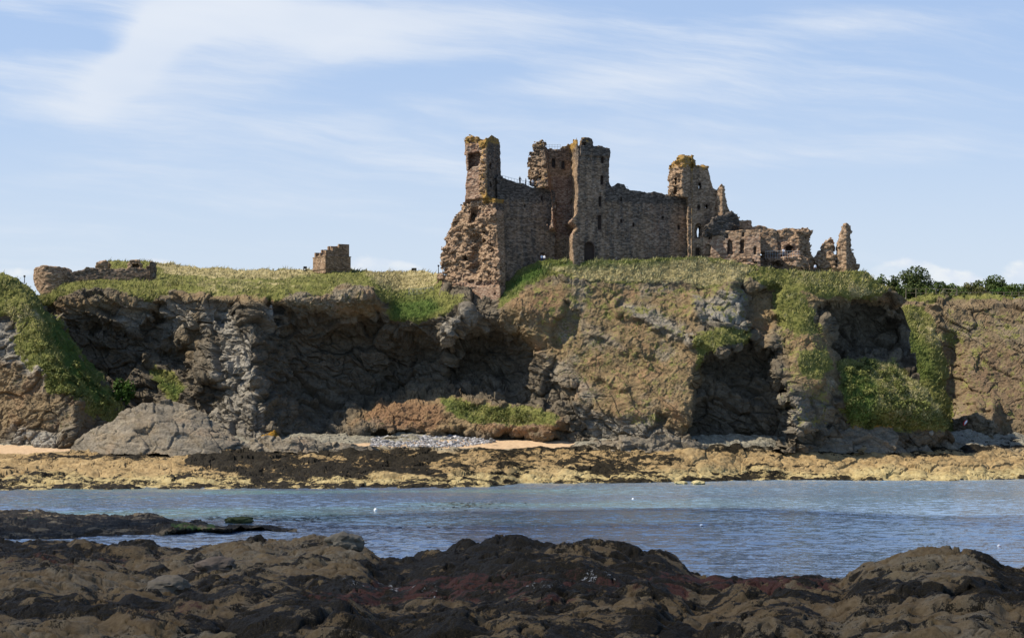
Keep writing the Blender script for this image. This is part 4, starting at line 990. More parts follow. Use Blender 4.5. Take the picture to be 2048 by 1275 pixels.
# -- dovecote on the skyline
def dovecote():
    Yr = 428.0; k = Yr / F_PX
    P = lambda px: (px - 1024) * k; Q = lambda py: CAM_H - (py - HOR) * k
    dv = thing('dovecote', (P(655), Yr, Q(538)), 'square two-tier stone dovecote with stepped roofless top, alone on the grassy skyline', 'dovecote')
    cx, cz = P(651), 0
    # front corner faces the viewer; the short left face catches the sun
    A_ = np.array([cx, Yr]); L = np.array([P(621), Yr + 5.2]); R = np.array([P(699.5), Yr + 2.6]); Bk = L + R - A_
    def ring(s, dx=0, dy=0):
        c = (A_ + Bk) / 2
        return [c + (p - c) * s for p in (A_, R, Bk, L)]
    def prism(s, z0, z1, name, n=7, mat=M_STONE, tops=None):
        q = ring(s); mb = MB(); z1s = tops or [z1] * 4
        mb.hexa([(q[i][0], q[i][1], z0) for i in range(4)] + [(q[i][0], q[i][1], z1s[i]) for i in range(4)])
        return mb.build(name, mat, dv)
    prism(1.0, Q(545), Q(512), 'lower_storey'); prism(1.05, Q(537.5), Q(535.5), 'ledge'); prism(1.03, Q(512.3), Q(510.8), 'string_course')
    q = ring(.92)
    def lerp(a, b, t): return a + (b - a) * t
    mb = MB()
    # upper storey: two walls of steps rising to the right, sloping stone floor between them
    def wall_seg(a, b, z0, z1, th=.7, inw=None):
        d = (b - a) / np.linalg.norm(b - a); nrm = np.array([-d[1], d[0]]) * th
        mb.hexa([(a[0], a[1], z0), (b[0], b[1], z0), (b[0]+nrm[0], b[1]+nrm[1], z0), (a[0]+nrm[0], a[1]+nrm[1], z0), (a[0], a[1], z1), (b[0], b[1], z1), (b[0]+nrm[0], b[1]+nrm[1], z1), (a[0]+nrm[0], a[1]+nrm[1], z1)])
    zb = Q(511)
    a, r, b, l = q
    steps = [(0.0, .28, Q(500.5)), (.28, .56, Q(494)), (.56, 1.0, Q(486.3))]
    for t0, t1, zt in steps: wall_seg(lerp(a, r, t0), lerp(a, r, t1), zb, zt)
    for t0, t1, zt in steps: wall_seg(lerp(l, b, t1) , lerp(l, b, t0), zb, zt - .1)
    wall_seg(lerp(a, r, .985), lerp(l, b, .985), zb, Q(486.8))
    m2 = lerp(a, l, .5); n2 = lerp(r, b, .5)
    for t0, t1, zt in ((0, .18, Q(503)), (.18, .46, Q(496.5)), (.46, .9, Q(488.8))): wall_seg(lerp(m2, n2, t0), lerp(m2, n2, t1), zb, zt, .5)
    mb.build('upper_storey', M_STONE, dv)
    mb = MB()
    i_ = ring(.80)
    mb.hexa([(p[0], p[1], zb) for p in i_] + [(i_[0][0], i_[0][1], Q(507)), (i_[1][0], i_[1][1], Q(490)), (i_[2][0], i_[2][1], Q(490)), (i_[3][0], i_[3][1], Q(507))])
    mb.build('roof', M_STONE, dv)
    for c in dv.children:
        at = c.data.attributes.new('A', 'FLOAT_COLOR', 'POINT')
        at.data.foreach_set('color', np.tile(np.array([.05, 0, .46, .1], np.float32), len(c.data.vertices)))
dovecote()

# -- outwork: round tower and wall on the left
def outwork():
    Yr = 415.0; k = Yr / F_PX
    X_ = lambda px: (px - 1024) * k; Z_ = lambda py: CAM_H - (py - HOR) * k
    t = thing('ruined_outwork', (X_(180), 418, Z_(570)), 'low ruined wall ending in a rounded tower stump, on the cliff top at far left', 'ruin')
    def yf(X, Z):
        r = X_(100); cx = X_(98); R = (X_(134) - X_(61)) / 2
        u = np.clip((X - cx) / R, -1, 1)
        rd = 418.0 - np.sqrt(np.clip(1 - u * u, 0, 1)) * R
        wl = 416.6 + (X - X_(150)) * .02
        y = np.where(X < X_(128), rd, wl)
        y = np.where(X > X_(298), 415.4 + (X - X_(298)) * .5, y)
        return y
    ruin('round_tower', [(88,600),(84,592),(76,582),(63,564),(61,560),(61,542),(66,535),(74,534),(83,531),(100,533),(126,534),(132,538),(135,545),(135,600)], yf, 3.0, t, yb=421.5, rough=.16, rubble=lambda x, y, z: .12 + 0 * x, red=lambda x, y, z: .30 + 0 * x, stain_shade=lambda x, y, z: .25 + 0 * x, seed=200, Yref=Yr)
    w = ruin('wall', [(132,590),(132,545),(150,541),(160,540),(171,534),(189,536),(230,536),(287,535),(293,530),(299,523),(308,524),(308,590)], yf, 1.8, t, rough=.14, holes=[(rect(215,562,4,4), .8), (rect(272,557,9,8), .8), (rect(160,562,5,4), .8)],
         red=lambda x, y, z: .02 + 0 * x, stain_shade=lambda x, y, z: .68 + 0 * x, rubble=lambda x, y, z: .08 + 0 * x, seed=210, Yref=Yr)
    Yb_ = 426.0; k2 = Yb_ / F_PX
    ruin('rear_stub', [(189,545),(189,532),(194,525),(204,522),(214,523),(218,528),(216,545)], 426.0, 2.0, t, rough=.2, rubble=lambda x, y, z: .4 + 0 * x, lichen=lambda x, y, z: .0 * x, stain_shade=lambda x, y, z: .3 + 0 * x, seed=220, Yref=Yb_)
    ruin('rear_stub', [(255,545),(255,526),(260,520),(268,518),(275,520),(281,527),(281,545)], 426.0, 2.4, t, rough=.2, holes=[([(264,534),(264,527),(278,528),(277,534)], 1.4)], rubble=lambda x, y, z: .4 + 0 * x, stain_shade=lambda x, y, z: .3 + 0 * x, seed=230, Yref=Yb_)
outwork()

# ------------------------------------------------------------------ rock outcrops before the cliff foot
def outcrop(name, top, base, y0, seed, label, back=7.0, lich=None, cat='rock', amp=1.0):
    xs = [p[0] for p in top]; cols = np.arange(xs[0], xs[-1] + .1, 1.6); tc = curve(top)
    nr = 90; t = np.linspace(0, 1, nr)
    PX = np.repeat(cols[None], nr, 0); PY = base + (tc(cols)[None] - base) * t[:, None]
    Y = fs_Y(PX, PX * 0 + base) - 1.5 + (base - PY) * .1 * .85 + ((PX - (xs[0] + xs[-1]) / 2) * .1) ** 2 * .015
    X, Y, Z = W(PX, PY, Y); P = np.stack([X, Y, Z], -1); N = normals(P); N *= -np.sign(N[..., 1:2] + 1e-9)
    ed = np.minimum(1, np.minimum(PX - xs[0], xs[-1] - PX) / 20.0)
    P = P + N * (rock_disp(X, Y, Z, seed, .4) * (.30 + .35 * ed) * amp)[..., None]
    bk = []
    for dy, f in ((1.5, .12), (4, .45), (back, 1.2)):
        q = P[-1].copy(); q[:, 1] += dy; q[:, 2] -= (P[-1][:, 2] - P[0][:, 2]).clip(0) * f + .05; bk.append(q)
    n1 = fbm(X, Y, Z, 4, 3, seed + 3)
    A, B = AB(PX, d=.55 + n1 * .8, b=np.clip(.25 + n1 * .8, 0, .7), e=(lich(PX, PY) if lich else PX * 0), f=np.clip(sstep(PY, base - 14, base - 2) * .35 + n1 * .2, 0, 1))
    A = np.concatenate([A] + [A[-1:]] * 3); B = np.concatenate([B] + [B[-1:]] * 3)
    P = np.concatenate([P, np.array(bk)])
    o = put(name, P.reshape(-1, 3), grid_faces(P.shape[0], len(cols)), M_LAND, None, True, {'A': A.reshape(-1, 4), 'B': B.reshape(-1, 4)})
    return tag(o, label, cat)
outcrop('rock_outcrop', [(140,902),(150,880),(175,862),(222,840),(256,822),(290,809),(340,800),(385,812),(430,842),(455,858),(480,880),(510,896),(540,902)], 908, 380, 501, 'big grey rock hump at the cliff foot beside the left beach', amp=.55)
outcrop('rock_outcrop', [(470,902),(500,880),(530,866),(552,863),(565,878),(590,868),(620,872),(645,882),(690,886),(720,893),(760,902)], 906, 379, 511, 'low grey ledge with yellow lichen on its two tops, before the dark cliff', lich=lambda x, y: sstep(y, 874, 868) * .75)
outcrop('rock_outcrop', [(1540,900),(1580,885),(1640,872),(1690,856),(1730,845),(1760,840),(1800,846),(1850,856),(1880,868),(1920,884),(1960,900)], 904, 382, 521, 'low rock ledge capped with orange lichen below the green slope', lich=lambda x, y: sstep(y, 866, 856) * pmask(x, y, [([(1700,830),(1860,830),(1870,862),(1700,858)], 1.0)], 12) * .95)
outcrop('rock_outcrop', [(1130,898),(1160,880),(1200,872),(1250,866),(1290,872),(1330,868),(1370,876),(1410,888),(1450,899)], 902, 380, 531, 'broken grey rock ledge at the foot of the brown slope')
# ------------------------------------------------------------------ grass blades over the turf
def blades():
    V = []; C = []
    for nm, n, hmin, hmax in (('cliff', 70000, .15, .55), ('hill', 11000, .15, .5), ('hillside', 8000, .2, .7)):
        P, A, B = LANDS[nm]
        P = P.reshape(-1, 3); w = np.clip(A[..., 0].ravel() - .45, 0, 1)
        if nm == 'hill': w = w * np.clip(1 - 1.4 * B[..., 2].ravel(), 0, 1)
        keep = np.flatnonzero(w > .1); i = RNG.choice(keep, n, p=w[keep] / w[keep].sum())
        b = P[i] + RNG.normal(0, .25, (n, 3)) * (1, 1, .0); b[:, 2] -= .12
        tuft = fbm(b[:, 0], b[:, 1], b[:, 2], 2.0, 2, 9)
        hgt = (hmin + (hmax - hmin) * RNG.random(n)) * np.clip(1 + tuft * 2.8, .2, 2.5)
        a = RNG.random(n) * math.pi; wd = .07 + .09 * RNG.random(n)
        dx, dy = np.cos(a) * wd, np.sin(a) * wd * .5
        lean = RNG.normal(.35, .35, n) * hgt
        v = np.stack([b - np.stack([dx, dy, 0 * dx], -1), b + np.stack([dx, dy, 0 * dx], -1), b + np.stack([lean, RNG.normal(0, .12, n), hgt], -1)], 1)
        st = np.clip(A[..., 2].ravel()[i] + RNG.normal(0, .28, n) + tuft * .5, 0, 1); lu = np.clip(B[..., 2].ravel()[i] + RNG.normal(0, .15, n), 0, 1)
        c = np.array([.19, .18, .050]) * (1 - st[:, None]) + np.array([.42, .35, .17]) * st[:, None]
        c = c * (1 - lu[:, None]) + np.array([.085, .135, .028]) * lu[:, None]
        c *= (.7 + .6 * RNG.random((n, 1)))
        V.append(v.reshape(-1, 3)); C.append(np.repeat(c, 3, 0))
    V = np.concatenate(V); C = np.concatenate(C); C = np.concatenate([C, np.ones((len(C), 1))], 1)
    o = put('grass', V, np.arange(len(V)).reshape(-1, 3), M_GRASS, None, False, {'A': C})
    tag(o, 'long grass, green and straw coloured, over the cliff tops', 'grass', kind='stuff')
blades()

# ------------------------------------------------------------------ leaves, trees, bushes
def leaf_cloud(blobs, n, size, seed, shade=None):
    """small leaf faces through the volume of several lobes; returns verts, faces, colours"""
    r = np.random.default_rng(seed)
    vol = np.array([b[3] * b[4] * b[5] for b in blobs]); k = r.choice(len(blobs), n, p=vol / vol.sum()); bl = np.array(blobs)[k]
    d = r.normal(size=(n, 3)); d /= np.linalg.norm(d, axis=1, keepdims=True)
    rad = r.random(n) ** .28
    c = bl[:, :3] + d * bl[:, 3:6] * rad[:, None]
    gap = fbm(c[:, 0], c[:, 1], c[:, 2], 1.7, 2, seed)
    keep = gap > -.16; c, d, gap = c[keep], d[keep], gap[keep]; n = len(c)
    nm = d * .7 + r.normal(size=(n, 3)) * .6 + np.array([0, 0, .35]); nm /= np.linalg.norm(nm, axis=1, keepdims=True)
    u = np.cross(nm, r.normal(size=(n, 3))); u /= np.linalg.norm(u, axis=1, keepdims=True); w = np.cross(nm, u)
    s = (size * (.6 + .8 * r.random(n)))[:, None]
    v = np.stack([c - u * s, c - w * s * .6, c + u * s, c + w * s * .6], 1).reshape(-1, 3)
    col = np.clip(.45 + gap * 1.2 + r.normal(0, .2, n), 0, 1)
    C = np.repeat(np.stack([col, col, col, np.ones(n)], -1), 4, 0)
    return v, np.arange(n * 4).reshape(-1, 4), C
M_LF = {'dark': m_leaf('dark evergreen leaf', (.030, .045, .014), (.115, .140, .042)), 'mid': m_leaf('mid green leaf', (.030, .050, .013), (.120, .155, .040)),
        'light': m_leaf('light green leaf', (.035, .060, .012), (.130, .170, .040)), 'olive': m_leaf('olive leaf', (.040, .044, .014), (.140, .135, .045)), 'lush': m_leaf('lush leaf', (.018, .045, .008), (.080, .140, .022))}
def tree(px, ptop, pbase, wpx, Y, kind, label, seed, n=3600, cat='tree', name='tree', group=None, trunk=.16):
    wpx *= 1.25
    r = random.Random(seed); k = Y / F_PX
    x, y, z = W(px, pbase, Y); H = (pbase - ptop) * k; Wd = wpx * k / 2
    t = thing(name, (x, y, z), label, cat, group)
    mb = MB(); th = H * trunk; rad = .05 * H + .05
    mb.bar((x, y, z - .6), (x + .04 * H, y, z + th), rad, rad * .7, 7)
    blobs = []
    m = r.randint(6, 9)
    for i in range(m):
        a = 2 * math.pi * i / m + r.random(); rr = Wd * r.uniform(.35, .62)
        bz = z + H * r.uniform(trunk + .08, .70); bx, by = x + math.cos(a) * rr, y + math.sin(a) * rr * .8
        mb.bar((x + .04 * H, y, z + th * r.uniform(.75, 1)), (bx, by, bz), rad * .45, rad * .15, 5)
        blobs.append((bx, by, bz, Wd * r.uniform(.36, .52), Wd * r.uniform(.36, .5), H * r.uniform(.16, .25)))
    blobs.append((x, y, z + H * .72, Wd * .62, Wd * .6, H * .28)); blobs.append((x + .1 * Wd, y, z + H * .45, Wd * .8, Wd * .7, H * .25))
    mb.bar((x + .04 * H, y, z + th), (x, y, z + H * .8), rad * .6, rad * .12, 5)
    mb.build('trunk', M_BARK, t)
    v, f, C = leaf_cloud(blobs, n, .22 + .012 * H, seed)
    put('crown', v, f, M_LF[kind], t, False, {'A': C})
    return t
TREES = [(1833,532,592,70,505,'dark','broad dome-shaped dark tree, tallest of the left clump behind the fence',4200),
         (1760,547,590,34,480,'mid','small bushy tree nearest the castle headland edge',1800),
         (1787,549,592,30,490,'dark','dark narrow shrub tree between the headland edge and the dome tree',1800),
         (1880,562,592,34,500,'mid','mid green rounded shrub tree just right of the dome tree',1800),
         (1905,566,593,34,500,'light','pale green shrub tree above the diagonal fence brace',1600),
         (1938,564,593,40,505,'olive','olive brown low shrub tree in the middle of the fence line',1700),
         (1957,559,590,24,512,'dark','small dark shrub tree at the left shoulder of the right-hand tree',1200),
         (1990,548,592,50,505,'mid','tall irregular tree, highest of the right clump behind the fence',3200),
         (2032,566,593,56,500,'light','bright green wide bush tree at the right edge of the photo',2400),
         (2085,560,593,60,505,'mid','mid green tree mostly cut off by the right edge of the photo',1200)]
for i, (px, pt, pb, w, Y, kd, lb, n) in enumerate(TREES): tree(px, pt, pb + 6, w, Y, kd, lb, 900 + i, n)
SHR = [(1778,570,596,30,470,'olive','grey-green shrub pressed against the left end of the fence'), (1803,569,597,36,470,'mid','rounded shrub behind the fence, below the dome tree left side'), (1826,572,597,30,470,'dark','dark shrub behind the fence, below the dome tree right side'),
       (1853,571,597,28,475,'light','yellow-green shrub behind the fence under the dome tree edge'), (1918,573,597,40,478,'mid','low green shrub behind the rails right of the brace'), (1962,572,597,36,478,'olive','low olive shrub below the right-hand tree left edge'), (2003,574,597,34,478,'lush','low bright shrub below the right-hand tree')]
for i, (px, pt, pb, w, Y, kd, lb) in enumerate(SHR): tree(px, pt, pb + 3, w, Y, kd, lb, 950 + i, 1300, 'shrub', 'shrub', trunk=.12)
def bush(px, py, w, hpx, Y, kind, label, seed, n=1500):
    k = Y / F_PX; x, y, z = W(px, py, Y); r = random.Random(seed); H = hpx * k; Wd = w * k / 2
    t = thing('bush', (x, y, z), label, 'bush'); mb = MB(); blobs = []
    for i in range(7):
        a = r.random() * 6.28; q = r.uniform(.1, .6) * Wd; bx, by, bz = x + math.cos(a) * q, y + math.sin(a) * q * .6, z + H * r.uniform(.3, .7)
        mb.bar((x, y, z - .3), (bx, by, bz), .07, .02); blobs.append((bx, by, bz, Wd * r.uniform(.35, .55), Wd * .4, H * r.uniform(.25, .4)))
    mb.build('stem', M_BARK, t); v, f, C = leaf_cloud(blobs, n, .24, seed); put('leaves', v, f, M_LF[kind], t, False, {'A': C})
bush(248,808,52,58,395,'lush','dense dark green bush in the gap between the left headland and the cliff',971,2600)
bush(1742,752,44,40,401,'dark','dark rounded bush on the grassy slope under the right overhang',972,2000)
def scrub():
    V = []; Fq = []; C = []; off = 0; r = np.random.default_rng(5)
    def cluster(pts, size, n, seed):
        nonlocal off
        bl = [(p[0], p[1], p[2] + s * .2, s, s, s * .7) for p, s in zip(pts, r.uniform(.25, 1.3, len(pts)))]
        v, f, c = leaf_cloud(bl, n, size, seed); V.append(v); Fq.append(f + off); C.append(c); off += len(v)
    P, A, B = LANDS['cliff']; cols = head_cols
    t = np.linspace(0, 1, 270); PX = np.repeat(cols[None], 270, 0); PY = 905 + (HEAD_SKY(cols)[None] - 905) * t[:, None]
    def pick(polys, n, P_, PX_, PY_):
        m = pmask(PX_, PY_, [(p, 1.0) for p in polys], 3) > .5; q = P_[:PX_.shape[0]][m]; return q[r.integers(0, len(q), n)]
    cluster(pick([[(1680,735),(1720,725),(1790,745),(1885,850),(1720,855),(1692,800)]], 200, P, PX, PY), .24, 11000, 31)
    cluster(pick([[(885,798),(1000,815),(1110,832),(1000,845),(930,842)]], 45, P, PX, PY), .2, 2600, 32)
    cluster(pick([[(1060,640),(1380,600),(1380,800),(1290,860),(1150,780),(1080,700)]], 330, P, PX, PY), .13, 5200, 35)
    cluster(pick([[(1560,600),(1640,600),(1650,800),(1580,790)]], 60, P, PX, PY), .14, 1500, 36)
    P2, A2, B2 = LANDS['hill']; c2 = np.arange(-260, 267, 1.6); t2 = np.linspace(0, 1, 250); PX2 = np.repeat(c2[None], 250, 0); PY2 = 905 + (L_SKY(c2)[None] - 905) * t2[:, None]
    cluster(pick([[(60,690),(110,690),(190,760),(225,800),(200,815),(130,795),(70,740)]], 70, P2, PX2, PY2), .24, 5200, 33)
    o = put('scrub', np.concatenate(V), np.concatenate(Fq), m_leaf('scrub leaf', (.060, .075, .018), (.210, .215, .060)), None, False, {'A': np.concatenate(C)})
    tag(o, 'low olive scrub and bracken matting the cliff slopes', 'scrub', kind='stuff')
scrub()

# ------------------------------------------------------------------ fences, rails, small things
def ground_z(name, x, y):
    P = LANDS[name][0].reshape(-1, 3); d = (P[:, 0] - x) ** 2 + (P[:, 1] - y) ** 2
    i = np.argsort(d)[:6]; return float(P[i, 2].max())
def fence(pts, label, h, mat, rails=2, r=.05, post_r=.06, lean=0, name='fence', parent=None, cat='fence'):
    x0, y0, z0 = pts[len(pts) // 2]
    t = parent or thing(name, (x0, y0, z0), label, cat)
    for (x, y, z) in pts:
        mb = MB(); mb.bar((x, y, z - .4), (x, y, z + h), post_r, post_r * .85); mb.build('post', mat, t)
    if rails:
        for q in range(rails):
            f = (q + 1) / rails * .95; mb = MB()
            for a, b in zip(pts[:-1], pts[1:]): mb.bar((a[0], a[1], a[2] + h * f), (b[0], b[1], b[2] + h * f), r, r, 4)
            mb.build('rail', mat, t)
    return t
# on the field right of the dovecote, down into the gully
fence([W(*p) for p in ((724,549,440),(744,565,432),(766,580,424),(790,592,417),(810,598,413),(828,601,411),(848,597,410),(868,590,408))], 'thin dark post and wire fence running down the grassy gully to the left tower', 1.15, M_DARK, 2, .025, .07)
fence([W(px, 597 - abs(px - 832) * .14, 414) for px in (818,826,834,842,850,858,866)], 'tall grey metal railing across the bottom of the gully', 2.0, M_IRON, 2, .03, .045)
# along the right cliff edge
fence([W(px, 594, 452) for px in (1812,1832,1852,1872,1890)], 'wire mesh fence of tall posts before the left tree clump', 2.0, M_WOOD, 2, .022, .09)
fr = fence([W(px, 595, 452) for px in (1894,1912,1938,1952,1966,1981,1996,2008,2024,2038,2060)], 'post and rail fence along the right cliff edge with white insulators', 1.25, M_WOOD, 2, .035, .09)
mb = MB(); a = W(1886,594,452); b = W(1886.5,578,452); c = W(1914,578,452); d_ = W(1914,594,452)
mb.bar(a, b, .10); mb.bar(b, c, .07); mb.bar(c, d_, .10); mb.bar(W(1878,592,451), W(1887,580,452), .10); mb.bar(W(1884,592,451.5), W(1894,600,450), .10)
tag(mb.build('gate_frame', M_WOOD), 'tall timber frame with diagonal brace on the right cliff edge', 'fence')
# rails on the wall walk and on the hall
def railing(p0, p1, n, h, label, fall=0, parent=None):
    p0 = (p0[0], p0[1] + SET_BACK, p0[2]); p1 = (p1[0], p1[1] + SET_BACK, p1[2])
    pts = [tuple(np.array(p0) + (np.array(p1) - np.array(p0)) * i / (n - 1) - np.array([0, 0, fall * math.sin(math.pi * i / (n - 1))])) for i in range(n)]
    return fence(pts, label, h, M_IRON, 2, .025, .03, name='railing', cat='railing')
railing((X4(1005), 405.0, Z4(356)), (X4(1064), 406.0, Z4(368)), 11, 1.2, 'thin metal railing along the broken top of the left curtain wall', .15)
railing((X4(1076), 403.0, Z4(364)), (X4(1092), 403.2, Z4(365)), 6, 1.0, 'short metal railing in the hole at the left wall end')
railing((X4(1094), 405.5, Z4(290)), (X4(1122), 405.5, Z4(290)), 6, .9, 'metal railing on the parapet of the tall middle tower')
railing((X4(1250), 404.5, Z4(377)), (X4(1258), 404.5, Z4(378)), 3, 1.0, 'three bare metal posts beside the rubble on the right curtain wall')
railing((X4(1531), 400.2, Z4(512)), (X4(1600), 400.2, Z4(512)), 15, 1.1, 'long metal railing before the arch of the ruined hall')
# dark blocks on the skyline
def block(px, py, w, h_, Y, label, mat=M_DARK):
    x, y, z = W(px, py, Y); k = Y / F_PX; w *= k; h_ *= k
    t = thing('bench', (x, y, z), label, 'bench')
    mb = MB(); mb.box(x - w/2, x + w/2, y - .25, y + .3, z + h_ * .55, z + h_ * .72); mb.build('seat', mat, t)
    mb = MB(); mb.box(x - w/2, x + w/2, y + .3, y + .38, z + h_ * .55, z + h_ * 1.25); mb.build('backrest', mat, t)
    for s in (-.42, .30):
        mb = MB(); mb.box(x + w * s, x + w * (s + .12), y - .22, y + .28, z - .3, z + h_ * .55); mb.build('leg', mat, t)
block(610, 541, 7, 7, 434, 'small dark bench on the grass just left of the dovecote')
block(828, 543, 10, 6, 446, 'small dark bench on the skyline between the dovecote and the left tower')
def post(px, py, Y, h, label, mat=M_DARK, sign=False):
    x, y, z = W(px, py, Y); t = thing('post', (x, y, z), label, 'post')
    mb = MB(); mb.bar((x, y, z - .4), (x, y, z + h), .09, .07); mb.build('shaft', mat, t)
    mb = MB(); mb.box(x - .18, x + .18, y - .06, y + .06, z + h - .35, z + h); mb.build('head', mat, t)
post(49, 562, 375, 1.1, 'short dark post with a small head on the left hill crest', M_DARK)
post(877, 545, 415, 1.6, 'dark post on the grass against the left tower foot', M_DARK)
# floats on the water
M_WHITE = plain('white plastic', (.80, .80, .78), .4, .05); M_ORANGE = plain('orange plastic', (.55, .13, .04), .5, .1); M_RED = plain('red plastic', (.60, .02, .03), .4, .1)
def lathe(name, prof, c, mat, parent, n=16):
    V = []; Fq = []
    for r, z in prof:
        for i in range(n): V.append((c[0] + r * math.cos(6.2832 * i / n), c[1] + r * math.sin(6.2832 * i / n), c[2] + z))
    Fq = grid_faces(len(prof), n).tolist()
    for k in range(len(prof) - 1): Fq.append([k * n + n - 1, k * n, (k + 1) * n, (k + 1) * n + n - 1])
    return put(name, V, Fq, mat, parent, True)
def buoy(px, py, d, label, band=None):
    Y = F_PX * CAM_H / (py + 2 - HOR); x, y, z = W(px, py + 2, Y)
    t = thing('buoy', (x, y, 0), label, 'buoy', 'mooring buoys on the water')
    R_ = d * Y / F_PX / 2; pr = [(max(.001, R_ * math.sin(math.pi * i / 10)), R_ * .55 - R_ * math.cos(math.pi * i / 10)) for i in range(11)]
    lathe('float', pr, (x, y, 0), M_WHITE, t)
    mb = MB(); mb.bar((x, y, R_ * 1.4), (x, y, R_ * 1.75), R_ * .16); mb.build('eye', band or M_IRON, t)
    if band: lathe('band', [(R_ * 1.0, R_ * .1), (R_ * 1.03, R_ * .2), (R_ * 1.03, R_ * .45), (R_ * 1.0, R_ * .55)], (x + .02, y, 0), band, t)
buoy(751, 1019, 7, 'white buoy left of centre, beyond the foreground rocks'); buoy(1266, 997, 5, 'smallest white buoy, farthest out near the lit rock shelf')
buoy(1403, 1050, 7, 'white buoy with a dark band in the middle of the water', M_DARK); buoy(1998, 1091, 7, 'white buoy with an orange band above the right dome rock', M_ORANGE)
# red and white craft drawn up under the right cliff
def kayak():
    x, y, z = W(1930, 849, 413); t = thing('dinghy', (x, y, z), 'tiny red and white dinghy leaning on rocks under the right cliff', 'boat')
    def hull(w0, mat, name, sc, dz):
        V = []; n = 9
        for i in range(13):
            s = i / 12 * 2 - 1; w = w0 * (1 - abs(s) ** 2.4) + .02
            for j in range(n):
                a = math.pi * j / (n - 1); V.append((x + .25 * s + w * math.cos(a) * .9, y - .2 + .5 * w * math.sin(a) * 0 - .3 * abs(math.sin(a)) * w, z + .45 + .62 * s * sc + dz))
        put(name, V, grid_faces(13, n), mat, t, True)
    hull(.42, M_RED, 'hull', 1.0, 0); hull(.24, M_WHITE, 'deck', .8, .05)
    o = [c for c in t.children if c.name.startswith('deck')][0]; o.location = (.08, -.12, 0)
kayak()
# single boulders
M_ROCKW = plain('pale boulder', (.34, .32, .28), .9, .3, 1.5); M_ROCKG = plain('grey boulder', (.21, .20, .17), .9, .45, 1.8); M_ROCKT = plain('yellow barnacled rock', (.42, .35, .17), .9, .35, 2.0)
def boulder(px, py, w, h_, Y, label, mat, seed, squash=1.0):
    k = Y / F_PX; x, y, z = W(px, py, Y); bm = bmesh.new(); bmesh.ops.create_icosphere(bm, subdivisions=4, radius=1.0)
    V = np.array([v.co[:] for v in bm.verts]); Fq = np.array([[v.index for v in f.verts] for f in bm.faces]); bm.free()
    f1, f2, c = voro(V[:, 0] * 1.3 + seed, V[:, 1] * 1.3, V[:, 2] * 1.3, seed)
    V = V * (1 + (c - .5) * .28 + fbm(V[:, 0], V[:, 1], V[:, 2], .8, 3, seed) * .4)[:, None]
    V = V * np.array([w * k / 2, w * k / 2 * .8, h_ * k * .62]) + np.array([x, y, z + h_ * k * .35])
    return tag(put('boulder', V, Fq, mat, None, False), label, 'boulder')
boulder(758,893,9,14,389,'upright grey stone standing on the pebble beach',M_ROCKG,3)
boulder(1878,867,10,8,398,'white boulder among grey ones at the right slope foot',M_ROCKW,4)
boulder(1862,868,10,9,397,'grey rounded boulder just left of the white boulder',M_ROCKG,5)
boulder(1362,968,26,7,352,'left of two low yellowish rocks awash off the far shore',M_ROCKT,6)
boulder(1396,968,28,8,351,'right and larger of two low yellowish rocks awash off the far shore',M_ROCKT,7)
boulder(432,1146,86,34,118,'smooth tan foreground boulder with a steep left face, left of centre',plain('red topped boulder', (.15, .11, .075), .9, .45, 1.6),8)
boulder(335,1186,90,36,103,'largest rounded boulder of the near left foreground',plain('tan boulder', (.15, .12, .08), .9, .45, 2.2),9)
boulder(690,1100,70,36,128,'pale rounded boulder at the water edge, centre left foreground',plain('buff boulder', (.15, .125, .085), .9, .45, 2.2),10)
boulder(478,1046,58,15,209,'low dark rock with green weed standing off the reef tip',plain('green weeded rock', (.055, .062, .022), .9, .6, 2.5),13)
boulder(982,880,8,5,388,'small dark rock alone on the sand strip',M_ROCKG,12)
# pebbles
def pebbles():
    n = 2600; px = RNG.uniform(742, 985, n); py = RNG.uniform(869, 893, n)
    ok = (py > 869 + np.abs(px - 850) * .05) & (py < 895 - np.clip(px - 900, 0, 99) * .12); px, py = px[ok], py[ok]; n = len(px)
    Y = fs_Y(px, py); x, y, z = W(px, py, Y - .3)
    bm = bmesh.new(); bmesh.ops.create_icosphere(bm, subdivisions=1, radius=1); U = np.array([v.co[:] for v in bm.verts]); T = np.array([[v.index for v in f.verts] for f in bm.faces]); bm.free()
    s = np.clip(RNG.lognormal(-1.75, .55, n), .06, .75); sc = np.stack([s, s, s * .6], -1) * RNG.uniform(.7, 1.3, (n, 3))
    V = U[None] * sc[:, None] * (1 + RNG.normal(0, .12, (n, len(U), 1))) + np.stack([x, y, z], -1)[:, None]
    Fq = (T[None] + (np.arange(n) * len(U))[:, None, None]).reshape(-1, 3)
    c = RNG.choice([.14, .20, .30, .42], n)[:, None] * np.array([1.05, 1, .95]) * RNG.uniform(.8, 1.2, (n, 1)); C = np.repeat(np.concatenate([c, np.ones((n, 1))], 1), len(U), 0)
    tag(put('pebbles', V.reshape(-1, 3), Fq, M_GRASS, None, False, {'A': C}), 'grey and pink pebbles strewn over the small beach', 'pebbles', kind='stuff')
pebbles()
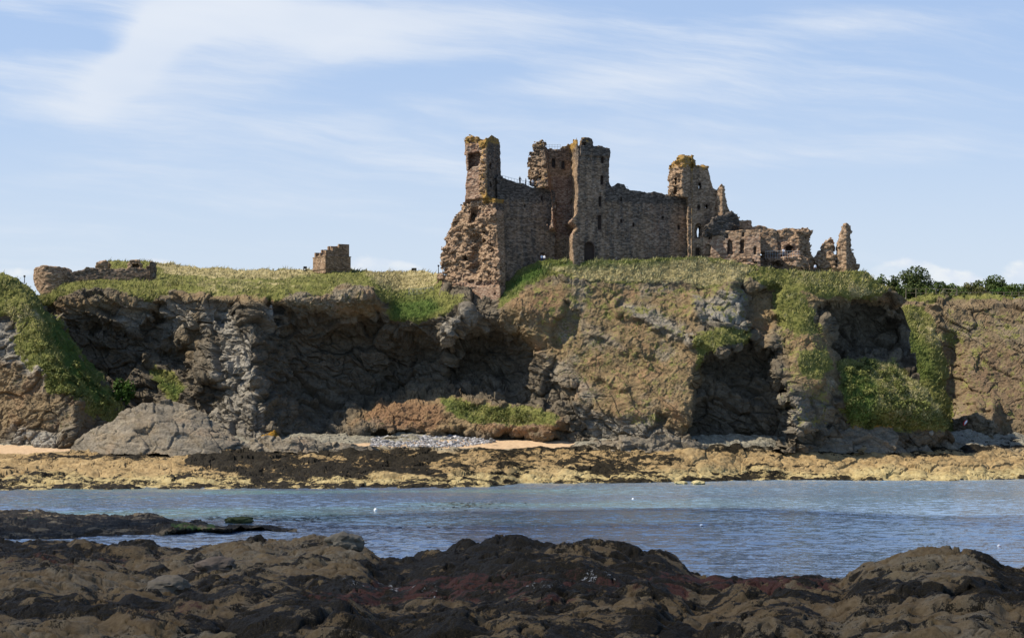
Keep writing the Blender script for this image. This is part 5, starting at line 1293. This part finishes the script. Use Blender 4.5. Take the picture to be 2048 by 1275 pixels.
# weed breaking the surface
def seaweed():
    V = []; Fq = []; k = 0
    bm = bmesh.new(); bmesh.ops.create_icosphere(bm, subdivisions=1, radius=1); U = np.array([v.co[:] for v in bm.verts]); T = np.array([[v.index for v in f.verts] for f in bm.faces]); bm.free()
    for cx, cy, sx, sy, n in ((940,1010,40,4,170),(745,1110,40,4,90),(720,1085,20,2,26),(600,1037,30,3,60),(560,1052,35,3,40),(780,1055,70,8,14),(480,1035,40,3,70),(300,1068,20,3,14),(800,1107,30,4,16)):
        for i in range(n):
            px, py = random.gauss(cx, sx), random.gauss(cy, sy); Y = F_PX * CAM_H / (py - HOR)
            x, y, _ = W(px, py, Y); s = random.uniform(.05, .17)
            V.append(U * np.array([s * 1.8, s * 1.6, s * .22]) * (1 + RNG.normal(0, .2, (len(U), 1))) + np.array([x, y, .03])); Fq.append(T + k); k += len(U)
    tag(put('seaweed', np.concatenate(V), np.concatenate(Fq), plain('wet seaweed', (.030, .022, .010), .5, .5, 3), None, False), 'brown seaweed tips breaking the water surface', 'seaweed', kind='stuff')
seaweed()

# ------------------------------------------------------------------ visitors
M_SKIN = plain('skin', (.45, .28, .20), .6, .08); M_HAIR = plain('dark hair', (.03, .022, .016), .7, .2)
CL = {'black': plain('black cloth', (.018, .018, .020), .9), 'white': plain('white cloth', (.75, .75, .76), .9, .05), 'blue': plain('blue denim', (.045, .065, .12), .9), 'grey': plain('grey cloth', (.20, .20, .21), .9),
      'khaki': plain('khaki cloth', (.30, .25, .17), .9), 'pale': plain('pale blue cloth', (.48, .55, .66), .9, .08)}
def body_mesh(pose):
    """continuous figure grown by the Skin modifier from connected joints; pose shifts hands, head and feet"""
    J = {'pelvis': ((0,0,.95), .125), 'waist': ((0,0,1.10), .115), 'chest': ((0,0,1.33), .145), 'neck0': ((0,.01,1.47), .07), 'neck': ((0,-.005,1.53), .056), 'chin': ((0,-.02,1.585), .075), 'head': ((0,-.01,1.66), .10), 'crown': ((0,.0,1.73), .07)}
    E = [('pelvis','waist'),('waist','chest'),('chest','neck0'),('neck0','neck'),('neck','chin'),('chin','head'),('head','crown')]
    for s, n in ((-1,'l'),(1,'r')):
        el, ha = pose['arm_' + n]; st = pose.get('step', 0) * s
        J.update({'hip'+n: ((s*.10,0,.90), .095), 'knee'+n: ((s*.11,-.03-st*.5,.49), .062), 'ankle'+n: ((s*.11,st,.085), .045), 'toe'+n: ((s*.125,st-.16,.045), .036),
                  'sho'+n: ((s*.185,.01,1.41), .062), 'elb'+n: ((s*(.24+el[0]),el[1],1.12+el[2]), .044), 'wri'+n: ((s*(.25+ha[0]),ha[1],.88+ha[2]), .030), 'palm'+n: ((s*(.25+ha[0]),ha[1]-.015,.81+ha[2]), .030)})
        E += [('pelvis','hip'+n),('hip'+n,'knee'+n),('knee'+n,'ankle'+n),('ankle'+n,'toe'+n),('chest','sho'+n),('sho'+n,'elb'+n),('elb'+n,'wri'+n),('wri'+n,'palm'+n)]
        for f, (dy, ln) in enumerate(((-.03,.070),(-.010,.082),(.010,.076),(.028,.060))):
            p = J['palm'+n][0]; J[f'f{f}a{n}'] = ((p[0],p[1]+dy,p[2]-.035), .010); J[f'f{f}b{n}'] = ((p[0]-s*.015,p[1]+dy*1.2-.01,p[2]-.035-ln), .008)
            E += [('palm'+n, f'f{f}a{n}'), (f'f{f}a{n}', f'f{f}b{n}')]
        p = J['palm'+n][0]; J['th'+n] = ((p[0]-s*.01,p[1]-.055,p[2]-.02), .011); E.append(('palm'+n,'th'+n))
    names = list(J); me = bpy.data.meshes.new('figure'); me.from_pydata([J[k][0] for k in names], [(names.index(a), names.index(b)) for a, b in E], [])
    o = bpy.data.objects.new('figure', me); COL.objects.link(o)
    o.modifiers.new('skin', 'SKIN'); sd = o.modifiers.new('sub', 'SUBSURF'); sd.levels = 1; sd.render_levels = 1
    for i, k in enumerate(names): me.skin_vertices[0].data[i].radius = (J[k][1], J[k][1])
    me.skin_vertices[0].data[0].use_root = True
    ev = o.evaluated_get(bpy.context.evaluated_depsgraph_get()); m2 = bpy.data.meshes.new_from_object(ev)
    V = np.array([v.co[:] for v in m2.vertices]); N = np.array([v.normal[:] for v in m2.vertices]); Fs = [list(p.vertices) for p in m2.polygons]
    bpy.data.objects.remove(o)
    return V, N, Fs, J
def shell(V, N, Fs, test, d, name, mat):
    keep = [f for f in Fs if test(V[f].mean(0))]; used = sorted({i for f in keep for i in f}); mp = {i: k for k, i in enumerate(used)}
    me = bpy.data.meshes.new(name); me.from_pydata([tuple(V[i] + N[i] * d) for i in used], [], [[mp[i] for i in f] for f in keep]); me.materials.append(mat)
    me.polygons.foreach_set('use_smooth', [True] * len(keep)); me.update(); return me
POSES = {'stand': {'arm_l': ((0,0,0),(0,-.05,0)), 'arm_r': ((0,0,0),(0,-.06,0))}, 'walk': {'arm_l': ((0,.08,0),(0,-.02,.02)), 'arm_r': ((0,-.06,0),(0,-.24,.06)), 'step': .2}, 'lean': {'arm_l': ((0,-.12,.03),(-.06,-.34,.22)), 'arm_r': ((0,-.12,.03),(-.06,-.34,.22))}}
BODIES = {k: body_mesh(v) for k, v in POSES.items()}
def person(loc, rot, pose, top, legs, label, H=1.72, group=None):
    loc = (loc[0], loc[1] + SET_BACK, loc[2])
    V, N, Fs, J = BODIES[pose]; t = thing('person', loc, label, 'person', group); t.rotation_euler = (0, 0, rot); s = H / 1.79; t.scale = (s, s, s)
    bm = bpy.data.meshes.new('body'); bm.from_pydata([tuple(v) for v in V], [], Fs); bm.materials.append(M_SKIN); bm.polygons.foreach_set('use_smooth', [True] * len(Fs)); bm.update(); link('body', bm, t)
    hand = lambda c: abs(c[0]) > .2 and c[2] < .87 and False
    link('shirt', shell(V, N, Fs, lambda c: (c[2] > .92 and c[2] < 1.47 and abs(c[0]) < .175) or (abs(c[0]) >= .175 and c[2] > 1.02), .012, 'shirt', CL[top]), t)
    link('trousers', shell(V, N, Fs, lambda c: .09 < c[2] <= .97 and abs(c[0]) < .20 , .014, 'trousers', CL[legs]), t)
    link('shoes', shell(V, N, Fs, lambda c: c[2] <= .12 and abs(c[0]) < .22, .010, 'shoes', CL['black']), t)
    link('hair', shell(V, N, Fs, lambda c: c[2] > 1.66 or (c[2] > 1.56 and c[1] > .03 and abs(c[0]) < .12), .014, 'hair', M_HAIR), t)
person((X4(1040), 405.3, Z4(363)), .4, 'lean', 'black', 'black', 'person in black clothes leaning at the top of the left curtain wall', 1.78)
person((X4(1052), 405.6, Z4(366)), -1.2, 'stand', 'khaki', 'black', 'person in khaki top and dark trousers on the left wall walk, behind the railing')
person((X4(1066), 404.4, Z4(368.5)), .8, 'walk', 'white', 'grey', 'person in white shirt on the wall walk beside the torn tower')
person((X4(1084), 402.0, Z4(523)), .3, 'stand', 'pale', 'blue', 'person in pale blue top at the foot of the left curtain wall', 1.70)
person((X4(1089), 402.4, Z4(523)), -.6, 'stand', 'white', 'blue', 'person in white top next to the one in pale blue at the wall foot', 1.66)
person((X4(1234), 401.6, Z4(525)), 1.0, 'stand', 'white', 'black', 'person in white top on the grass under the right curtain wall', 1.66)
person((X4(1568), 400.9, Z4(512)), .2, 'lean', 'white', 'blue', 'person in white shirt behind the long railing of the ruined hall')
person((X4(1541), 399.6, Z4(543)), .5, 'walk', 'black', 'blue', 'person in dark clothes on the grass before the hall cave', 1.75)
person((X4(1630), 399.8, Z4(544)), -.4, 'stand', 'pale', 'black', 'person in pale top and dark trousers below the triangular wall fragment', 1.70)

# ------------------------------------------------------------------ an unseen cloud shape, high on the left, added to shade the near rocks
def cloud():
    bm = bmesh.new(); bmesh.ops.create_icosphere(bm, subdivisions=5, radius=1.0)
    V = np.array([v.co[:] for v in bm.verts]); Fq = np.array([[v.index for v in f.verts] for f in bm.faces]); bm.free()
    d = 1 + fbm(V[:, 0], V[:, 1], V[:, 2], .55, 4, 77) * .5
    V = V * d[:, None] * np.array([105, 150, 26])
    V[:, 2] = np.where(V[:, 2] < 0, V[:, 2] * .4, V[:, 2])
    c = np.array([5, 82, 2]) + SUN_DIR * 620
    m = plain('cloud', (.85, .86, .88), 1, .03); nt = m.node_tree; g = G(nt)
    tr = nt.nodes.new('ShaderNodeBsdfTransparent'); mx = nt.nodes.new('ShaderNodeMixShader'); mx.inputs[0].default_value = .58
    nt.links.new(nt.nodes['Principled BSDF'].outputs[0], mx.inputs[1]); nt.links.new(tr.outputs[0], mx.inputs[2]); nt.links.new(mx.outputs[0], nt.nodes['Material Output'].inputs[0])
    tag(put('cloud', V + c, Fq, m, None, True), kind='structure')
cloud()
